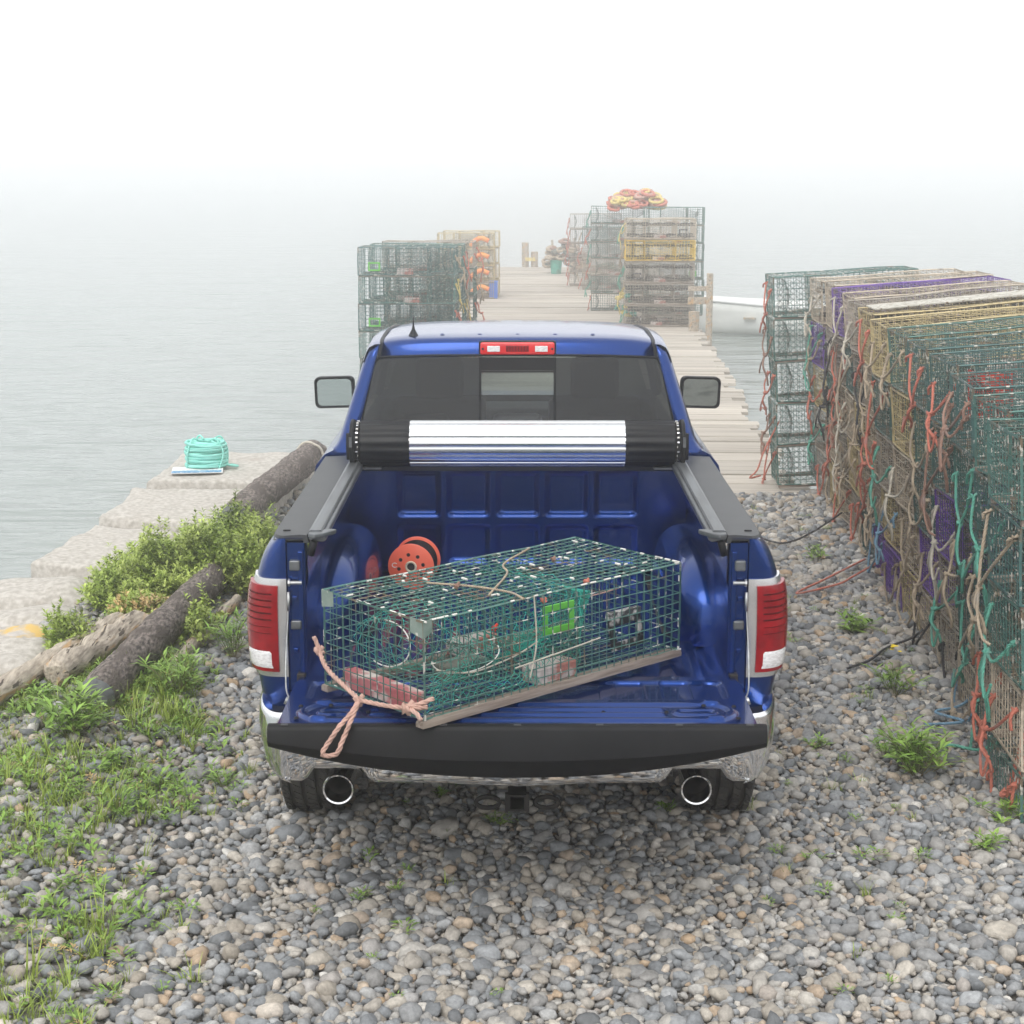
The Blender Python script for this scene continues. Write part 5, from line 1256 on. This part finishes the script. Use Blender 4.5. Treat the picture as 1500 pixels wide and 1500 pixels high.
# wire reel in the bed
rl = tag(empty('wire_reel', (-.462, 1.33, .868), R(-14)), 'orange plastic reel of black wire standing in the truck bed', 'wire reel')
rl.rotation_euler = (0, 0, R(-8)); rl.scale = (.9, .9, .9)
for y, nm in ((-.085, 1), (.085, 0)):
    mb = MB(); n = 40; fr, br = [], []
    mb.lathe([(.022, y - .004), (.112, y - .004), (.116, y - .002), (.116, y + .004), (.112, y + .006), (.022, y + .006), (.022, y - .004)], (0, 0, .13), 'y', 48)
    f = mb.build('flange', 'orange', rl, smooth=True, autos=30)
    if nm:
        for k in range(8):
            t = k * math.pi / 4 + .2; h_ = MB(); h_.lathe([(0, y - .0052), (.0085, y - .0052), (.0095, y - .0042)], (math.cos(t) * .062, 0, .13 + math.sin(t) * .062), 'y', 12); h_.build('flange_hole', 'dark', f)
        h_ = MB(); h_.lathe([(.018, y + .03), (.020, y - .008), (.026, y - .010), (.03, y - .004)], (0, 0, .13), 'y', 24); h_.build('hub', 'bone', f, smooth=True, autos=40)
        h_ = MB(); h_.lathe([(0, y + .001), (.02, y + .0)], (0, 0, .13), 'y', 16); h_.build('hub_bore', 'dark', f)
        # printed C shaped mark
        h_ = MB(); h_.tube([(-.082 + math.cos(t) * .013, y - .0045, .13 + .006 + math.sin(t) * .011) for t in [R(a) for a in range(40, 330, 20)]], .002, 4); h_.build('printed_mark', 'clip', f)
mb = MB()
for k in range(9): mb.lathe([(.097, -.079 + k * .0175), (.102, -.0755 + k * .0175), (.103, -.0705 + k * .0175), (.102, -.0655 + k * .0175), (.097, -.062 + k * .0175)], (0, 0, .13), 'y', 40)
mb.build('wire_windings', 'vinyl', rl, smooth=True)
mb = MB(); mb.tube([(.03, -.07, .015), (.0, -.07, .012)], .01); 

# ================================================================ THE TRAP ON THE TAILGATE
ang = R(42); HL, HW, HH = 1.25, .57, .345; z0 = .885
ca, sa_ = math.cos(ang), math.sin(ang); NC = Vector((-.31, -.63, .876))
HT = tag(empty('lobster_trap', (NC.x + ca * HL / 2 - sa_ * HW / 2, NC.y + sa_ * HL / 2 + ca * HW / 2, NC.z), ang), 'weathered green wire lobster trap lying askew on the open tailgate of the truck', 'lobster trap')
HT.rotation_euler = (R(.0), R(-.3), ang)
inv = (Matrix.Translation(HT.location) @ HT.rotation_euler.to_matrix().to_4x4()).inverted()
hc = cage(77, HL, HW, HH, .0385, .0025, .028, .008, 8, (-.17, .16)); hc.build('wire_cage', 'w_hero', HT)
rd = random.Random(5)
for s in (-1, 1):
    mb = MB(); n = 26; G = []
    for i in range(n + 1):
        x = lerp(-HL / 2 - .015, HL / 2 + .012, i / n); e = min(1, min(i, n - i) / 1.2); z1 = .032 if 0 < i < n else .024; j = .0015 * noise.noise(Vector((x * 9, s, 0)))
        y = s * (HW / 2 - .012); G.append([(x, y - .019 + j, .002), (x, y - .02 + j, .014), (x, y - .016, z1 + j), (x, y + .016, z1 + j), (x, y + .02 + j, .014), (x, y + .019 + j, .002), (x, y - .019 + j, .002)])
    mb.grid(G); mb.add(G[0][:6], [tuple(range(6))]); mb.add(G[-1][:6], [tuple(range(6))[::-1]]); mb.build('runner', 'wood', HT, smooth=True, autos=35)
X0, X1, Y0, Y1, ZB, ZT = -HL / 2, HL / 2, -HW / 2, HW / 2, .028, .028 + HH
# clips and bare zinc spots along the edges
mb = MB()
def edge_spots(a, b, n):
    a, b = Vector(a), Vector(b)
    for _ in range(n):
        t = rd.random(); p = a.lerp(b, t); d = (b - a).normalized() * rd.uniform(.006, .016); mb.tube([p - d, p + d], .0042, 5)
for x in (X0, X1):
    for y in (Y0, Y1): edge_spots((x, y, ZB), (x, y, ZT), 5)
    edge_spots((x, Y0, ZT), (x, Y1, ZT), 9); edge_spots((x, Y0, ZB), (x, Y1, ZB), 4)
for y in (Y0, Y1): edge_spots((X0, y, ZT), (X1, y, ZT), 14); edge_spots((X0, y, ZB), (X1, y, ZB), 10)
for _ in range(34): p = Vector((lerp(X0, X1, rd.random()), lerp(Y0, Y1, rd.random()), ZT + .002)); edge_spots(p, p + Vector((.01, 0, 0) if rd.random() < .5 else (0, .01, 0)), 1)
tag(mb.build('wire_clips', 'clip', HT), kind='stuff')
# sheet metal corner guards
for x, sx in ((X0, 1),):
    for y, sy in ((Y0, 1), (Y1, -1)):
        mb = MB(); w_ = .075; z2, z1 = ZT + .004, ZT - .07
        ox, oy = x - sx * .005, y - sy * .005
        mb.add([(ox, oy, z2), (ox + sx * w_, oy, z2), (ox + sx * w_, oy, z1 + .02), (ox, oy, z1), (ox, oy + sy * w_, z1 + .012), (ox, oy + sy * w_, z2)], [(0, 1, 2, 3), (0, 3, 4, 5)]); mb.build('corner_guard', 'w_grey' if False else 'corner', HT, solid=.002) if 'corner' in M else None
M['corner'] = mat('faded_green_sheet', (.13, .19, .16), (.22, .27, .24), rough=.8, scale=18, wear=(.5, .5, .45), wpos=.64, wscale=30)
for x, sx in ((X0, 1),):
    for y, sy in ((Y0, 1), (Y1, -1)):
        mb = MB(); w_ = .07; z2, z1 = ZT + .004, ZT - .06; ox, oy = x - sx * .005, y - sy * .005
        mb.add([(ox, oy, z2), (ox + sx * w_ * .5, oy, z2), (ox + sx * w_ * .5, oy, z1 + .02), (ox, oy, z1), (ox, oy + sy * w_, z1 + .012), (ox, oy + sy * w_, z2)], [(0, 1, 2, 3), (0, 3, 4, 5)]); mb.build('corner_guard', 'corner', HT, solid=.002)
# netting: long panel in the middle bay, funnel into the right bay, entrance head at the left
mb = MB(); netpatch(mb, lambda u, v: (lerp(-.60, .12, u), Y0 + .012 + .03 * math.sin(u * 9) * math.sin(v * 5) + .12 * v * v * sm(0, .5, u), ZB + .015 + v * lerp(.13, .26, sm(.2, .9, u)) + .015 * math.sin(u * 6)), 44, 13, .0012, .006, 1)
netpatch(mb, lambda u, v: (lerp(-.18, .14, u), lerp(Y0 + .02, Y1 - .02, v), ZB + .02 + .20 * abs(2 * v - 1) ** 1.5 + .05 * u), 20, 26, .0012, .006, 2)
mb.build('netting', 'net', HT)
mb = MB(); netpatch(mb, funnel(.13, .42, HW * .95, HH * .92, ZB + .01, .04), 15, 40, .0017, .002, 3); netpatch(mb, funnel(.05, .13, HW * .9, HH * .9, ZB + .01, .95), 4, 44, .0011, .005, 4); mb.build('funnel_netting', 'net', HT)
mb = MB(); netpatch(mb, lambda u, v: (-.45 + .09 * math.cos(v * 6.28) * (1 - .5 * u) + .05 * u, lerp(Y0 + .01, Y0 + .2, u), .17 + .085 * math.sin(v * 6.28) * (1 - .45 * u)), 8, 22, .0012, .004, 5)
mb.build('entrance_netting', 'net_dull', HT)
mb = MB(); mb.tube([(-.40 + .15 * math.cos(t), Y0 + .05 + .03 * math.sin(t), .2 + .05 * math.sin(t)) for t in [3.0 + k * .17 for k in range(21)]], .0022, 6); mb.build('entrance_ring', 'clip', HT, smooth=True)
mb = MB(); mb.tube([(X0 + .03 + .02 * math.sin(t), -.04 + .13 * math.cos(t), .24 + .075 * math.sin(t)) for t in [1.3 + k * .2 for k in range(20)]], .0026, 6); mb.build('entrance_ring', 'clip', HT, smooth=True)
mb = MB(); netpatch(mb, lambda u, v: (X0 + .03 + .22 * u, .02 + .13 * math.cos(v * 6.28) * (1 + u * .7), .22 + .085 * math.sin(v * 6.28) * (1 + .5 * u)), 9, 22, .0011, .004, 6); mb.build('entrance_netting', 'net', HT)
for pts in ([(.42, .0, .22), (.5, -.01, .225), (.585, -.02, .235)], [(X0 + .06, Y0 + .01, .19), (-.45, Y0 + .015, .155), (-.36, Y0 + .01, .15), (-.2, Y0 + .01, .17), (-.1, Y0 + .01, .2)], [(-.13, Y0 - .004, ZT), (-.12, Y0 - .004, .2), (-.15, Y0 - .004, .08)], [(.05, Y0 + .03, .16), (.25, -.1, .13), (.33, -.12, .13)], [(-.22, Y0 - .003, ZB + .1), (.0, Y0 - .003, ZB + .115), (.2, Y0 - .003, ZB + .13)]):
    mb = MB(); rope(mb, pts, .0032); mb.build('lacing_twine', 'r_pink' if pts[0][0] == .42 else 'r_white', HT, smooth=True)
for pts in ([(-.25, Y0 + .1, ZT + .006), (.0, 0, ZT + .008), (.1, .13, ZT + .006), (.35, .26, ZT + .006)], [(-.3, .1, ZT + .006), (-.22, -.05, ZT + .008), (-.17, -.2, ZT + .006), (-.18, Y0 - .003, ZT)]):
    mb = MB(); rope(mb, pts, .0045); mb.build('lacing_twine', 'r_tan', HT, smooth=True)
for p, m in (((-.26, -.02, ZT + .01), 'r_brown'), ((.28, .05, ZT + .01), 'r_brown'), ((.16, Y0 + .03, ZT - .002), 'r_coral'), ((-.07, Y0 + .01, ZT - .03), 'r_coral'), ((-.26, Y0 + .06, .27), 'buoy_red')):
    mb = MB(); knot(mb, p, .005, 3.2, int(p[0] * 100)); mb.build('twine_knot', m, HT, smooth=True)
for x in (.02,):   # green vent frame
    mb = MB()
    for a, b_ in (((-.075, -.055), (.075, -.028)), ((-.075, .03), (.075, .055)), ((-.075, -.028), (-.055, .03)), ((.05, -.028), (.075, .03))): mb.box((x + a[0], -.006, .26 + a[1]), (x + b_[0], .004, .26 + b_[1]))
    o = mb.build('escape_vent', 'vent_green', HT, bevel=.003); o.location = (0, Y0 + .03, 0)
mb = MB()
for a, b_ in (((-.09, -.06), (.09, -.03)), ((-.09, .03), (.09, .06)), ((-.09, -.03), (-.065, .03)), ((.065, -.03), (.09, .03))): mb.box((a[0], -.008, a[1]), (b_[0], .008, b_[1]))
o = mb.build('escape_vent', 'vent_black', HT, bevel=.003); o.location = (.44, Y0 + .1, .115); o.rotation_euler = (R(-12), 0, R(4))
def lump(name, m, c, s, seed):
    import bmesh
    bm = bmesh.new(); bmesh.ops.create_cube(bm, size=2); bmesh.ops.subdivide_edges(bm, edges=bm.edges[:], cuts=5, use_grid_fill=True)
    for v in bm.verts: k = 1 + .06 * noise.noise(v.co * 2.2 + Vector((seed, 0, 0))); v.co = Vector((v.co.x * s[0] * k, v.co.y * s[1] * k, v.co.z * s[2] * k))
    me = bpy.data.meshes.new(name); bm.to_mesh(me); bm.free(); me.materials.append(M[m]); o = link(name, me, HT, c); q = o.modifiers.new('b', 'BEVEL'); q.width = .006; return o
lump('brick', 'brick', (.0, Y0 + .055, .062), (.10, .042, .03), 1); lump('brick', 'brick', (.02, Y1 - .06, .062), (.1, .042, .03), 2)
lump('brick', 'pinkbrick', (X0 + .045, .0, .062), (.03, .2, .032), 3); lump('barnacle_crust', 'shell', (.44, Y0 + .115, .185), (.085, .012, .014), 4); lump('barnacle_crust', 'net_dull', (-.36, Y0 + .12, .13), (.09, .05, .03), 5)
# rope bridle with its loop hanging over the tailgate cap
def WL(p): return inv @ Vector(p)
mb = MB(); r = .0088
Kn = (-.535, -.575, .955); A = (-.705, -.26, 1.035); Bp = (-.365, -.66, .955); Bq = (-.30, -.665, .96)
rope(mb, [WL(q) for q in (A, (-.66, -.38, 1.0), Kn)], r); rope(mb, [WL(q) for q in (Kn, (-.45, -.63, .955), Bp, Bq)], r)
knot(mb, WL(A), r, 2.8, 3); knot(mb, WL(Kn), r, 2.9, 4); knot(mb, WL(Bp), r, 3.1, 5)
rope(mb, [WL(q) for q in (A, (-.715, -.25, 1.06), (-.725, -.245, 1.085))], r); rope(mb, [WL(q) for q in (Bp, (-.335, -.69, .945), (-.32, -.70, .925))], r); rope(mb, [WL(q) for q in (Bp, (-.31, -.66, .975), (-.28, -.65, .985))], r)
rope(mb, [WL(q) for q in (Kn, (-.555, -.61, .91), (-.57, -.635, .877), (-.59, -.652, .83), (-.61, -.655, .79), (-.655, -.66, .79), (-.635, -.655, .83), (-.60, -.64, .88), (-.565, -.61, .915), Kn)], r)
mb.build('rope_bridle', 'r_pink', HT, smooth=True)

# ================================================================ HAZE
hz = bpy.data.materials.new('sea_fog'); hz.use_nodes = True; nt = hz.node_tree; nt.nodes.clear(); o_ = N(nt, "ShaderNodeOutputMaterial"); pv = N(nt, "ShaderNodeVolumePrincipled")
pv.inputs['Color'].default_value = (.993, .996, 1, 1); pv.inputs['Density'].default_value = .012; pv.inputs['Anisotropy'].default_value = .92
nt.links.new(pv.outputs[0], o_.inputs['Volume']); 
hz.cycles.homogeneous_volume = True
mb = MB(); mb.box((-320, -320, -2.6), (320, 320, 3.4)); h = mb.build('haze', hz); tag(h, 'pale sea fog', kind='stuff'); h.display_type = 'WIRE'
